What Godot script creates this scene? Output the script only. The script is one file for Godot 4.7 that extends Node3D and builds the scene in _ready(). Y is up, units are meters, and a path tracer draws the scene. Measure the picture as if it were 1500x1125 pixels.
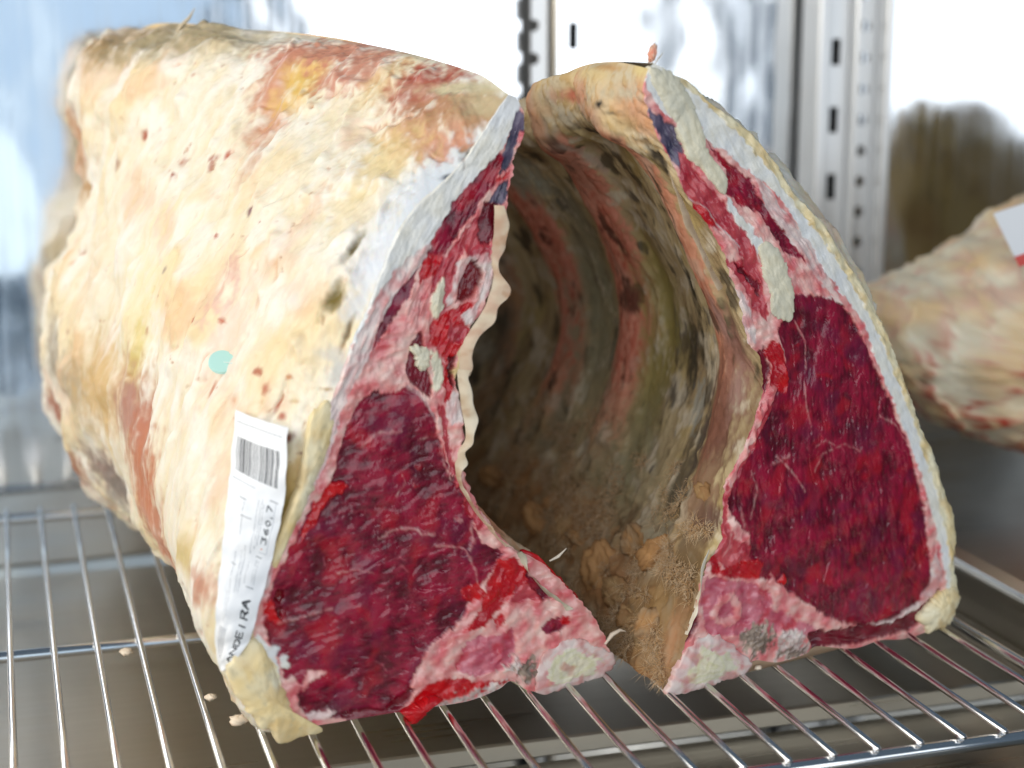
extends Node3D
# Two dry-aged beef rib sections on a wire shelf in a stainless display cabinet.

const YAW := 16.9
var nbig: FastNoiseLite
var nmid: FastNoiseLite
var nfine: FastNoiseLite
var ncell: FastNoiseLite
var nridge: FastNoiseLite
var nwarp: FastNoiseLite
var M := {}
var taken := {}
var rng := RandomNumberGenerator.new()

# ---------------------------------------------------------------- helpers
func fnl(s: int, f: float, oct := 3, kind := FastNoiseLite.TYPE_SIMPLEX_SMOOTH, frac := FastNoiseLite.FRACTAL_FBM) -> FastNoiseLite:
	var n := FastNoiseLite.new()
	n.seed = s; n.frequency = f; n.noise_type = kind; n.fractal_type = frac; n.fractal_octaves = oct
	return n

func lin(c: Color) -> Color:
	return c.linear_to_srgb()

func mat(rough: float, col := Color(1, 1, 1), metal := 0.0) -> StandardMaterial3D:
	var m := StandardMaterial3D.new()
	m.albedo_color = lin(col); m.roughness = rough; m.metallic = metal
	return m

func normal_tex(seed_: int, freq: float, strength: float, cellular := false, size := 512) -> NoiseTexture2D:
	var t := NoiseTexture2D.new()
	t.width = size; t.height = size; t.seamless = true; t.as_normal_map = true; t.bump_strength = strength
	var n := fnl(seed_, freq, 4)
	if cellular:
		n.noise_type = FastNoiseLite.TYPE_CELLULAR
		n.cellular_return_type = FastNoiseLite.RETURN_DISTANCE
		n.fractal_octaves = 2
	t.noise = n
	return t

func numbered(called: String) -> String:
	if not taken.has(called):
		taken[called] = 0
		return called
	taken[called] += 1
	return "%s_%03d" % [called, taken[called]]

func thing(called: String, label: String, category: String, at := Vector3.ZERO, group := "") -> Node3D:
	var o := Node3D.new()
	o.name = numbered(called); o.position = at
	add_child(o)
	o.set_meta("label", label); o.set_meta("category", category)
	if group: o.set_meta("group", group)
	return o

func part(called: String, mesh: Mesh, m: Material, parent: Node, at := Vector3.ZERO) -> MeshInstance3D:
	var o := MeshInstance3D.new()
	o.name = called if parent != self else numbered(called)
	o.mesh = mesh; o.material_override = m; o.position = at
	parent.add_child(o, true)
	return o

func tag(o: Node, label: String, category: String, group := "") -> void:
	o.set_meta("label", label); o.set_meta("category", category)
	if group: o.set_meta("group", group)

func P(flat: Array) -> PackedVector2Array:   # millimetres in the cut plane
	var r := PackedVector2Array()
	for i in range(0, flat.size(), 2):
		r.append(Vector2(flat[i], flat[i + 1]))
	return r

func along(poly: PackedVector2Array, n: int) -> PackedVector2Array:   # n + 1 points evenly along a polyline
	var d := PackedFloat32Array([0.0])
	for i in range(1, poly.size()):
		d.append(d[i - 1] + poly[i].distance_to(poly[i - 1]))
	var out := PackedVector2Array()
	var k := 0
	for j in n + 1:
		var x := d[d.size() - 1] * j / float(n)
		while k < poly.size() - 2 and d[k + 1] < x: k += 1
		var t := clampf((x - d[k]) / maxf(d[k + 1] - d[k], 1e-6), 0, 1)
		var a := poly[maxi(k - 1, 0)]; var b := poly[k]; var c := poly[k + 1]; var e := poly[mini(k + 2, poly.size() - 1)]
		out.append(b.cubic_interpolate(c, a, e, t) if poly.size() > 3 else b.lerp(c, t))
	return out

func smoothed(poly: PackedVector2Array, n: int) -> PackedVector2Array:   # uniform Catmull-Rom through control points
	var out := PackedVector2Array()
	var m := poly.size() - 1
	for j in n + 1:
		var x := m * j / float(n)
		var k := mini(int(x), m - 1)
		var t := x - k
		var a := poly[maxi(k - 1, 0)]; var b := poly[k]; var c := poly[k + 1]; var e := poly[mini(k + 2, m)]
		out.append(0.5 * ((2.0 * b) + (c - a) * t + (2.0 * a - 5.0 * b + 4.0 * c - e) * t * t + (3.0 * b - 3.0 * c + e - a) * t * t * t))
	return out

func sheet(p: PackedVector3Array, c: PackedColorArray, nu: int, nv: int, flip := false, uv := PackedVector2Array()) -> ArrayMesh:
	var idx := PackedInt32Array()
	idx.resize(nu * nv * 6)
	var k := 0
	var w := nu + 1
	for j in nv:
		for i in nu:
			var a := j * w + i
			if not flip:
				idx[k] = a; idx[k + 1] = a + 1; idx[k + 2] = a + w
				idx[k + 3] = a + 1; idx[k + 4] = a + w + 1; idx[k + 5] = a + w
			else:
				idx[k] = a; idx[k + 1] = a + w; idx[k + 2] = a + 1
				idx[k + 3] = a + 1; idx[k + 4] = a + w; idx[k + 5] = a + w + 1
			k += 6
	return shaped(p, c, idx, uv)

func shaped(p: PackedVector3Array, c: PackedColorArray, idx: PackedInt32Array, uv := PackedVector2Array()) -> ArrayMesh:
	var arr := []
	arr.resize(Mesh.ARRAY_MAX)
	arr[Mesh.ARRAY_VERTEX] = p
	if c.size(): arr[Mesh.ARRAY_COLOR] = c
	if uv.size(): arr[Mesh.ARRAY_TEX_UV] = uv
	arr[Mesh.ARRAY_INDEX] = idx
	var st := SurfaceTool.new()
	st.create_from_arrays(arr)
	st.generate_normals()
	return st.commit()

func displace(p: PackedVector3Array, h: PackedFloat32Array, nu: int, nv: int, flip: bool) -> PackedVector3Array:
	var w := nu + 1
	var out := PackedVector3Array()
	out.resize(p.size())
	for j in nv + 1:
		for i in w:
			var k := j * w + i
			var dx := p[j * w + mini(i + 1, nu)] - p[j * w + maxi(i - 1, 0)]
			var dy := p[mini(j + 1, nv) * w + i] - p[maxi(j - 1, 0) * w + i]
			var n := dx.cross(dy).normalized()
			out[k] = p[k] + (n if flip else -n) * h[k]
	return out

func blur(h: PackedFloat32Array, nu: int, nv: int) -> PackedFloat32Array:
	var w := nu + 1
	var out := h.duplicate()
	for j in range(1, nv):
		for i in range(1, nu):
			var k := j * w + i
			out[k] = h[k] * 0.36 + (h[k - 1] + h[k + 1] + h[k - w] + h[k + w]) * 0.16
	return out

func blob(r: float, squash: Vector3, rough: float, freq: float, s: int, ca: Color, cb: Color, n := 20) -> ArrayMesh:
	var nz := fnl(s, freq, 3)
	var p := PackedVector3Array(); var c := PackedColorArray()
	for j in n + 1:
		for i in n * 2 + 1:
			var th := PI * j / n; var ph := TAU * (i % (n * 2)) / (n * 2)
			var d := Vector3(sin(th) * cos(ph), cos(th), sin(th) * sin(ph))
			var v := nz.get_noise_3dv(d * 10.0)
			p.append(d * squash * r * (1.0 + rough * v))
			c.append(ca.lerp(cb, clampf(0.5 + v * 1.3, 0, 1)))
	return sheet(p, c, n * 2, n, true)

func fluff(spots: Array, each: int, length: float, ca: Color, cb: Color) -> ArrayMesh:   # matted fine hairs standing off rounded lumps (mm)
	var p := PackedVector3Array(); var c := PackedColorArray(); var idx := PackedInt32Array()
	for s in spots:
		for k in each:
			var d := Vector3(rng.randfn(), rng.randfn(), rng.randfn()).normalized()
			var o := Vector3(s[0], s[1], s[2]) + d * Vector3(1.0, .85, 1.0) * float(s[3]) * rng.randf_range(.55, .95)
			var bend := Vector3(rng.randfn(), rng.randfn() - .4, rng.randfn()) * .55
			var l := length * rng.randf_range(.4, 1.2)
			var side := d.cross(Vector3(.3, .5, .8)).normalized()
			var up := side.cross(d)
			var r := rng.randf_range(.12, .30)
			var col := ca.lerp(cb, rng.randf())
			var first := p.size()
			for j in 4:
				var q := o + (d + bend * j * .35) * l * j / 3.0
				var rr := r * (1.0 - j * .28)
				for a in 3:
					p.append((q + (side * cos(a * TAU / 3) + up * sin(a * TAU / 3)) * rr) * .001)
					c.append(col)
			for j in 3:
				for a in 3:
					var v0 := first + j * 3 + a; var v1 := first + j * 3 + (a + 1) % 3
					idx.append_array(PackedInt32Array([v0, v1, v0 + 3, v1, v1 + 3, v0 + 3]))
	return shaped(p, c, idx)

func tube(pts: PackedVector3Array, r0: float, r1: float, n := 8, col := Color(1, 1, 1)) -> ArrayMesh:
	var p := PackedVector3Array(); var c := PackedColorArray()
	var m := pts.size() - 1
	for j in m + 1:
		var d := (pts[mini(j + 1, m)] - pts[maxi(j - 1, 0)]).normalized()
		var side := d.cross(Vector3(0.31, 0.2, 0.93)).normalized()
		var up := side.cross(d)
		var r := lerpf(r0, r1, j / float(m))
		if j == 0 or j == m: r *= 0.35
		for i in n + 1:
			var a := TAU * i / n
			p.append(pts[j] + (side * cos(a) + up * sin(a)) * r)
			c.append(col)
	return sheet(p, c, n, m, false)

func bar(a: Vector3, b: Vector3, r: float, n := 14) -> ArrayMesh:   # a rod with domed ends
	var d := (b - a).normalized()
	return tube(PackedVector3Array([a, a + d * r * 0.5, a.lerp(b, 0.25), a.lerp(b, 0.5), a.lerp(b, 0.75), b - d * r * 0.5, b]), r, r, n)

func rounded_box(s: Vector3, bev: float) -> ArrayMesh:   # box with chamfered edges
	var st := SurfaceTool.new()
	st.begin(Mesh.PRIMITIVE_TRIANGLES)
	st.set_smooth_group(-1)
	var h := s / 2.0
	var q := func(v: Array):
		var cen: Vector3 = (v[0] + v[1] + v[2]) / 3.0
		var nn: Vector3 = (v[1] - v[0]).cross(v[2] - v[0])
		var o: Array = v if nn.dot(cen) < 0 else [v[2], v[1], v[0]] if v.size() == 3 else [v[3], v[2], v[1], v[0]]
		for k in range(1, o.size() - 1):
			st.add_vertex(o[0]); st.add_vertex(o[k]); st.add_vertex(o[k + 1])
	for ax in 3:
		var b := (ax + 1) % 3; var c := (ax + 2) % 3
		for sg in [-1.0, 1.0]:
			var f := []
			for e in [[-1, -1], [1, -1], [1, 1], [-1, 1]]:
				var v := Vector3.ZERO
				v[ax] = sg * h[ax]; v[b] = e[0] * (h[b] - bev); v[c] = e[1] * (h[c] - bev)
				f.append(v)
			q.call(f)
			for sb in [-1.0, 1.0]:
				var g := []
				for e in [[0, -1], [1, -1], [1, 1], [0, 1]]:
					var v := Vector3.ZERO
					v[ax] = sg * (h[ax] - (bev if e[0] else 0.0)); v[b] = sb * (h[b] - (0.0 if e[0] else bev)); v[c] = e[1] * (h[c] - bev)
					g.append(v)
				q.call(g)
	for x in [-1.0, 1.0]:
		for y in [-1.0, 1.0]:
			for z in [-1.0, 1.0]:
				q.call([Vector3(x * h.x, y * (h.y - bev), z * (h.z - bev)), Vector3(x * (h.x - bev), y * h.y, z * (h.z - bev)), Vector3(x * (h.x - bev), y * (h.y - bev), z * h.z)])
	st.generate_normals()
	return st.commit()

# ---------------------------------------------------------------- lofts: profiles standing in planes set back by w
func loft(secs: Array, wmax: float, nu: int, nw: int, edge := PackedVector2Array(), ease_w := 2.0, ease_mm := 30.0) -> PackedVector3Array:
	var prof := []
	var ks := PackedFloat32Array()
	for s in secs:
		ks.append(s[0]); prof.append(smoothed(s[1], nu))
	var out := PackedVector3Array()
	var last := ks.size() - 1
	for j in nw + 1:
		var w := wmax * pow(j / float(nw), ease_w)
		var i := 0
		while i < last - 1 and w > ks[i + 1]: i += 1
		var h := ks[i + 1] - ks[i]
		var t := clampf((w - ks[i]) / h, 0, 1)
		var t2 := t * t; var t3 := t2 * t
		for x in nu + 1:
			var a: Vector2 = prof[i][x]; var b: Vector2 = prof[i + 1][x]
			var m0 := (b - a); var m1 := (b - a)
			if i > 0: m0 = (b - prof[i - 1][x]) / (ks[i + 1] - ks[i - 1]) * h
			if i + 2 <= last: m1 = (prof[i + 2][x] - a) / (ks[i + 2] - ks[i]) * h
			var v := (2 * t3 - 3 * t2 + 1) * a + (t3 - 2 * t2 + t) * m0 + (-2 * t3 + 3 * t2) * b + (t3 - t2) * m1
			if edge.size():
				v += (edge[x] - prof[0][x]) * (1.0 - smoothstep(0.0, ease_mm, w))
			out.append(Vector3(v.x, v.y, -w) * 0.001)
	return out

# ---------------------------------------------------------------- the look of tissue, per kind: colour (linear) and height in mm
var LOOK := {
	"m": [Color(.095, .002, .011), Color(.32, .006, .034), 0.0],
	"r": [Color(.40, .022, .04), Color(.58, .09, .10), 0.2],
	"p": [Color(.70, .17, .18), Color(.84, .56, .48), 0.8],
	"w": [Color(.76, .76, .75), Color(.82, .79, .70), 1.0],
	"y": [Color(.84, .66, .34), Color(.85, .77, .54), 1.2],
	"b": [Color(.58, .006, .010), Color(.40, .006, .014), 0.4],
	"n": [Color(.025, .024, .055), Color(.17, .13, .19), -0.3],
	"d": [Color(.10, .003, .010), Color(.20, .008, .02), -1.6],
	"c": [Color(.78, .71, .52), Color(.66, .62, .48), 1.8],
	"g": [Color(.15, .10, .075), Color(.46, .35, .27), 0.3],
	"s": [Color(.46, .06, .10), Color(.66, .22, .26), 0.2],
	"l": [Color(.70, .50, .47), Color(.76, .66, .60), 0.9],
	"k": [Color(.50, .38, .34), Color(.80, .70, .64), 1.2],
	"o": [Color(.14, .003, .008), Color(.26, .008, .015), -4.0],
}

func tissue(kind: String, x: Vector2, ang: float) -> Array:
	var k: Array = LOOK[kind]
	var c := cos(ang); var s := sin(ang)
	var u := x.x * c + x.y * s
	var v := -x.x * s + x.y * c
	var f := clampf(0.5 + 0.9 * nmid.get_noise_2d(x.x, x.y) + 0.35 * nbig.get_noise_2d(x.x * 1.3, x.y * 1.3), 0, 1)
	var col: Color
	var h: float = k[2]
	if kind == "m" or kind == "d" or kind == "n":
		var cell := ncell.get_noise_2d(u * 0.8, v)
		var fib := nfine.get_noise_2d(u * 0.30, v * 1.15)
		var grit := nfine.get_noise_2d(x.x * 2.2 + 70, x.y * 2.2)
		var big := nbig.get_noise_2d(x.x * 1.4, x.y * 1.4)
		var fold := nmid.get_noise_2d(u * 0.45 + 15, v * 1.2)
		var calm := clampf(0.40 + 1.9 * nmid.get_noise_2d(x.x * 0.6 + 210, x.y * 0.6), 0.05, 1.3)
		col = (k[0] as Color).lerp(k[1], clampf(0.5 + (f - .5) * 0.7 + fib * 0.6 + grit * 0.18 + big * 0.6, 0, 1))
		if kind == "m":
			var rid := nridge.get_noise_2d(u * 0.8 + 40, v * 0.9)
			var rid2 := nridge.get_noise_2d(u * 2.0 + 140, v * 2.0)
			var marb := smoothstep(0.80, 0.97, rid) * smoothstep(0.0, 0.3, nbig.get_noise_2d(x.x * 1.5 + 300, x.y * 1.5)) + 0.5 * smoothstep(0.84, 0.98, rid2) * smoothstep(0.05, 0.3, nmid.get_noise_2d(x.x * .6 + 300, x.y * .6))
			col = col.lerp(Color(.62, .14, .17), clampf(marb, 0, 1) * 0.55)
			col = col.lerp(Color(.46, .010, .020), smoothstep(0.1, 0.5, nbig.get_noise_2d(x.x * 1.8, x.y * 1.8 + 500)) * 0.6)
			col = col.lerp(Color(.14, .010, .040), smoothstep(0.1, 0.5, nbig.get_noise_2d(x.x * 1.6 + 800, x.y * 1.6)) * 0.55)
		h += ((cell + 0.6) * 0.42 + fib * 0.48 + grit * 0.14) * calm + fold * 0.40 + big * 1.6 - smoothstep(.80, .99, nridge.get_noise_2d(u * 0.35 + 600, v * 0.9)) * 1.1
	else:
		if kind == "w" or kind == "y" or kind == "c": f = clampf(0.5 + 1.1 * nbig.get_noise_2d(x.x * 1.5, x.y * 1.5) + 0.25 * nmid.get_noise_2d(x.x, x.y), 0, 1)
		col = (k[0] as Color).lerp(k[1], f)
		var streak := nfine.get_noise_2d(u * 0.2 + 90, v * 0.8)
		if kind == "p" or kind == "l" or kind == "s" or kind == "r": col = col.lerp(col * Color(1.0, .66, .64), clampf(streak * 1.4, 0, 0.7))
		else: col = col.lerp(col * Color(.86, .82, .74), clampf(streak * 1.2, 0, 0.5))
		if kind == "p" or kind == "l" or kind == "s":
			var red := smoothstep(0.12, 0.5, nmid.get_noise_2d(x.x * 0.7 + 77, x.y * 0.7))
			col = col.lerp(Color(.52, .03, .045), red * (0.75 if kind == "s" else 0.5))
		if kind == "y":
			col = col.lerp(Color(.66, .44, .16), smoothstep(-0.05, 0.45, nmid.get_noise_2d(x.x * .8, x.y * .8 + 400)) * 0.6)
			col = col.lerp(Color(.46, .40, .26), smoothstep(0.2, 0.6, nfine.get_noise_2d(x.x * .5, x.y * .5 + 60)) * 0.5)
		if kind == "k" or kind == "g":
			var spk := smoothstep(0.1, 0.5, nfine.get_noise_2d(x.x * 1.3, x.y * 1.3))
			col = col.lerp(Color(.30, .03, .04) if kind == "k" else Color(.05, .04, .03), spk * 0.7)
			h += nfine.get_noise_2d(x.x, x.y + 50) * 1.8
		h += nmid.get_noise_2d(x.x + 31, x.y) * (0.7 if kind == "w" else 1.7) + streak * (0.25 if kind == "w" else 0.8)
	return [col, h]

func cut_face(parent: Node3D, left: PackedVector2Array, right: PackedVector2Array, bottom: PackedVector2Array, regions: Array, veins: Array, nu: int, nv: int, base: String) -> void:
	var lf := along(left, nv); var rt := along(right, nv); var bt := along(bottom, nu)
	var boxes := []
	for r in regions:
		var b := Rect2(r[1][0], Vector2.ZERO)
		for x in r[1]: b = b.expand(x)
		boxes.append(b.grow(2.5))
	var vb := []
	for v in veins:
		var b := Rect2(v[2][0], Vector2.ZERO)
		for x in v[2]: b = b.expand(x)
		vb.append(b.grow(6.0))
	var p := PackedVector3Array(); var c := PackedColorArray(); var h := PackedFloat32Array()
	var w := nu + 1
	p.resize(w * (nv + 1)); c.resize(p.size()); h.resize(p.size())
	for j in nv + 1:
		var t := j / float(nv)
		var k3 := pow(1.0 - t, 4.0)
		for i in w:
			var s := i / float(nu)
			var x := lf[j].lerp(rt[j], s) + k3 * (bt[i] - lf[0].lerp(rt[0], s))
			var wx := x + Vector2(nwarp.get_noise_2d(x.x, x.y), nwarp.get_noise_2d(x.x + 200, x.y)) * 1.7 + Vector2(nfine.get_noise_2d(x.x, x.y), nfine.get_noise_2d(x.x + 90, x.y)) * 1.1
			var kind := base
			var ang := 0.15
			for r in regions.size():
				if not (boxes[r] as Rect2).has_point(wx): continue
				var test := wx + (wx - x) * 3.0 if regions[r][0] == "k" or regions[r][0] == "g" else wx
				if Geometry2D.is_point_in_polygon(test, regions[r][1]):
					kind = regions[r][0]
					ang = regions[r][2]
			var look := tissue(kind, x, ang)
			var col: Color = look[0]
			var hh: float = look[1]
			for q in veins.size():
				if (vb[q] as Rect2).has_point(x):
					var vx := x + (wx - x) * 0.35
					var ln: PackedVector2Array = veins[q][2]
					var best := 99.0
					for e in ln.size() - 1:
						best = minf(best, vx.distance_to(Geometry2D.get_closest_point_to_segment(vx, ln[e], ln[e + 1])))
					var wd: float = veins[q][1] * (0.25 + 1.1 * absf(nmid.get_noise_2d(x.x * 1.5, x.y * 1.5 + 9)))
					var f := 1.0 - smoothstep(wd * 0.4, wd, best)
					if f > 0.0:
						var vl: Array = LOOK[veins[q][0]]
						col = col.lerp((vl[0] as Color).lerp(vl[1], 0.4 + nfine.get_noise_2d(x.x, x.y)), f * 0.45)
						hh = lerpf(hh, vl[2] * 0.3 + 0.7 * hh, f)
			var fade := smoothstep(0.0, 0.02, s) * smoothstep(0.0, 0.02, 1.0 - s) * smoothstep(0.0, 0.012, t) * smoothstep(0.0, 0.01, 1.0 - t)
			var k := j * w + i
			p[k] = Vector3(x.x, x.y, 0) * 0.001
			c[k] = col
			h[k] = hh * fade
	h = blur(h, nu, nv)
	var soft := c.duplicate()
	for j in range(1, nv):
		for i in range(1, nu):
			var k := j * w + i
			soft[k] = c[k] * 0.4 + (c[k - 1] + c[k + 1] + c[k - w] + c[k + w]) * 0.15
	c = soft
	for k in p.size(): p[k].z = h[k] * 0.001
	part("cut_face", sheet(p, c, nu, nv, true), M.meat, parent)

func slab(called: String, parent: Node3D, poly: PackedVector2Array, kind: String, thick: float, dome: float, z: float, ang := 0.0, inner := "", share := 0.55) -> MeshInstance3D:
	# a piece of bone, cartilage or fat standing out of the cut: outline in mm, thick in mm, its back in the meat
	var n := 96; var m := 26
	var closed := poly.duplicate()
	if Geometry2D.is_polygon_clockwise(closed): closed.reverse()
	closed.append(closed[0])
	var ring := along(closed, n)
	var cen := Vector2.ZERO
	for i in n: cen += ring[i] / n
	var p := PackedVector3Array(); var c := PackedColorArray()
	for j in m + 1:
		var r := j / float(m - 4) if j <= m - 4 else 1.0
		for i in n + 1:
			var e := ring[i % n]
			e += (e - cen).normalized() * (nmid.get_noise_2d(e.x * 2.0, e.y * 2.0) * 2.4 + nfine.get_noise_2d(e.x * 1.5, e.y * 1.5) * 1.3)
			var x := cen.lerp(e, minf(r, 1.0))
			var look := tissue(inner if inner and r < share + 0.25 * nmid.get_noise_2d(x.x, x.y) else kind, x, ang)
			if inner:
				look[0] = (look[0] as Color).lerp(Color(.58, .56, .24), smoothstep(.45, 1.0, sin(r * 21.0 + 4.0 * nmid.get_noise_2d(x.x, x.y))) * .4 * (1.0 - smoothstep(.6, .8, r)))
				look[0] = (look[0] as Color).lerp(Color(.50, .17, .15), smoothstep(.1, .4, nmid.get_noise_2d(x.x * .8 + 25, x.y * .8)) * .6)
			var hh: float = thick + dome * (1.0 - r * r) + look[1] * 0.22 * (1.0 - pow(r, 8)) + 0.5 * nmid.get_noise_2d(x.x * 2.4, x.y * 2.4) - 0.30 * thick * pow(r, 6)
			if j > m - 4:
				hh = lerpf(thick * 0.7, -3.0, (j - m + 4) / 4.0)
				x = cen.lerp(e, 1.0 + 0.015 * sin(PI * (j - m + 4) / 4.0))
			p.append(Vector3(x.x, x.y, hh + z) * 0.001)
			c.append(look[0])
	return part(called, sheet(p, c, n, m, false), M.wet, parent)

func ribbon(called: String, parent: Node3D, a: PackedVector2Array, b: PackedVector2Array, z0: float, z1: float, ca: Color, cb: Color, m: Material) -> void:
	# a torn membrane between two edges (mm), thin but closed
	var n := 120; var k := 14
	var ea := along(a, n); var eb := along(b, n)
	var p := PackedVector3Array(); var c := PackedColorArray()
	var full := 2 * k
	for j in n + 1:
		for i in full + 1:
			var s := i / float(k) if i <= k else 2.0 - i / float(k)
			var keep := clampf(0.50 + 1.5 * nbig.get_noise_2d(ea[j].x * 0.5, ea[j].y * 0.9 + 33.0), 0.06, 1.0)
			var x := ea[j].lerp(eb[j], s * keep)
			x += Vector2(nbig.get_noise_2d(x.x * 1.4, x.y * 1.4) * 2.0, 0) * 2.0 * s
			var zz := lerpf(z0, z1, s) + 0.7 * sin(s * PI) + nbig.get_noise_2d(x.x * 1.4 + 60, x.y * 1.4) * 2.6
			if i > k: zz -= 0.35 + 0.3 * sin(s * PI)
			p.append(Vector3(x.x, x.y, zz) * 0.001)
			var f := clampf(0.5 + nmid.get_noise_2d(x.x, x.y * 1.2), 0, 1)
			var col := ca.lerp(cb, f)
			col = col.lerp(Color(.42, .22, .10), smoothstep(0.2, 0.6, nmid.get_noise_2d(x.x + 11, x.y + 70)) * 0.6)
			c.append(col)
	part(called, sheet(p, c, full, n, false), m, parent)

# ---------------------------------------------------------------- stains on a lofted skin: [p, q, w, radius across, radius up, colour, strength]
func stained(x: Vector3, col: Color, stains: Array, wob: float) -> Color:
	for s in stains:
		var dq: float = (x.y - s[1]) / s[4]
		if absf(dq) > 2.2: continue
		var dw: float = (-x.z - s[2]) / s[3]
		if absf(dw) > 2.2: continue
		var dp: float = (x.x - s[0]) / (s[3] + 25.0)
		if absf(dp) > 2.0: continue
		var d: float = sqrt(dq * dq + dw * dw + dp * dp) + wob * s[7] * 1.7
		if d < 1.25:
			col = col.lerp(s[5], minf(1.0, s[6] * 1.15) * (1.0 - smoothstep(0.15, 1.25, d)))
	return col

func fat_skin(parent: Node3D, secs: Array, wmax: float, nu: int, nw: int, edge: PackedVector2Array, stains: Array, dents: Array, called: String, flip: bool, tone := Color(1, 1, 1)) -> PackedVector3Array:
	var p := loft(secs, wmax, nu, nw, edge, 1.35)
	var h := PackedFloat32Array(); var c := PackedColorArray()
	h.resize(p.size()); c.resize(p.size())
	var w := nu + 1
	for j in nw + 1:
		for i in w:
			var k := j * w + i
			var x := p[k] * 1000.0
			# fat drawn out in strands running up and slightly back
			var st := Vector3(x.x, x.y * 0.16 + x.z * 0.06, -x.z + x.y * 0.20)
			var s1 := nmid.get_noise_3dv(st * 0.75)
			var s2 := nmid.get_noise_3dv(st * 2.1 + Vector3(70, 0, 0))
			var s3 := nfine.get_noise_3dv(st * 1.1)
			var strand := s1 * 0.6 + s2 * 0.45
			var fine := nfine.get_noise_3dv(x * Vector3(.5, .35, .5))
			var big := nbig.get_noise_3dv(x * 0.55)
			var rid := nridge.get_noise_3dv(Vector3(st.x, st.y * 1.3, st.z) * 0.6)
			var crack := nridge.get_noise_3dv(x * Vector3(.5, .28, .5) + Vector3(0, 0, 900))
			var patchy := nbig.get_noise_3dv(x * 0.9 + Vector3(0, 500, 0))
			var col := Color(.79, .68, .47).lerp(Color(.85, .80, .69), clampf(0.5 + strand * 1.2 + s3 * 0.12, 0, 1))
			col = col.lerp(Color(.80, .56, .20), smoothstep(0.0, 0.5, big + 0.25 * s2) * 0.48)
			col = col.lerp(Color(.72, .38, .20), smoothstep(0.14, 0.5, nbig.get_noise_3dv(x * 0.7 + Vector3(300, 0, 0)) + 0.3 * s2) * 0.38)
			col = col.lerp(Color(.88, .84, .76), smoothstep(0.1, 0.45, nbig.get_noise_3dv(x * 0.8 + Vector3(0, 0, 650)) + 0.3 * s1) * 0.6)
			col = col.lerp(Color(.62, .44, .24), smoothstep(0.1, 0.55, s3) * 0.14)
			col = col.lerp(Color(.64, .30, .14), smoothstep(0.82, 0.97, rid) * smoothstep(-.1, .3, patchy) * 0.5)
			col = col.lerp(Color(.46, .20, .08), smoothstep(0.87, 0.98, crack) * smoothstep(0.0, .30, patchy + .3 * s2) * 0.85)
			var wob := strand * 0.8 + fine * 0.8
			col = stained(x, col, stains, wob)
			var spot := nmid.get_noise_3dv(x * 1.1 + Vector3(0, 900, 0))
			col = col.lerp(Color(.34, .07, .03), smoothstep(0.76, 0.86, spot) * 0.6)
			c[k] = col * tone
			c[k].a = 1.0
			var e := smoothstep(0.0, 14.0, -x.z)
			var hh := (big * (8.0 + 9.0 * smoothstep(160.0, 480.0, -x.z)) + nmid.get_noise_3dv(x * .45 + Vector3(200, 0, 0)) * 5.0 * smoothstep(150.0, 400.0, -x.z) + strand * 2.4 + s3 * 0.3 + fine * 0.3 - smoothstep(0.75, 1.0, rid) * 1.6 - smoothstep(0.88, 1.0, crack) * 1.8 * smoothstep(0.0, .3, patchy) + smoothstep(.5, 1.0, nridge.get_noise_3dv(Vector3(st.x, st.y * .5, st.z) * .38 + Vector3(0, 700, 0))) * 3.0) * e
			for d in dents:
				var dd := Vector3((x.x - d[0]) / (d[3] + 30.0), (x.y - d[1]) / d[4], (-x.z - d[2]) / d[3]).length()
				if dd < 1.0: hh += d[5] * pow(1.0 - dd * dd, 2.0)
			h[k] = hh * 0.001 * (1.0 - smoothstep(0.955, 1.0, i / float(nu)))
	var q := displace(p, h, nu, nw, flip)
	part(called, sheet(q, c, nu, nw, flip), M.fat, parent)
	return q

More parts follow.
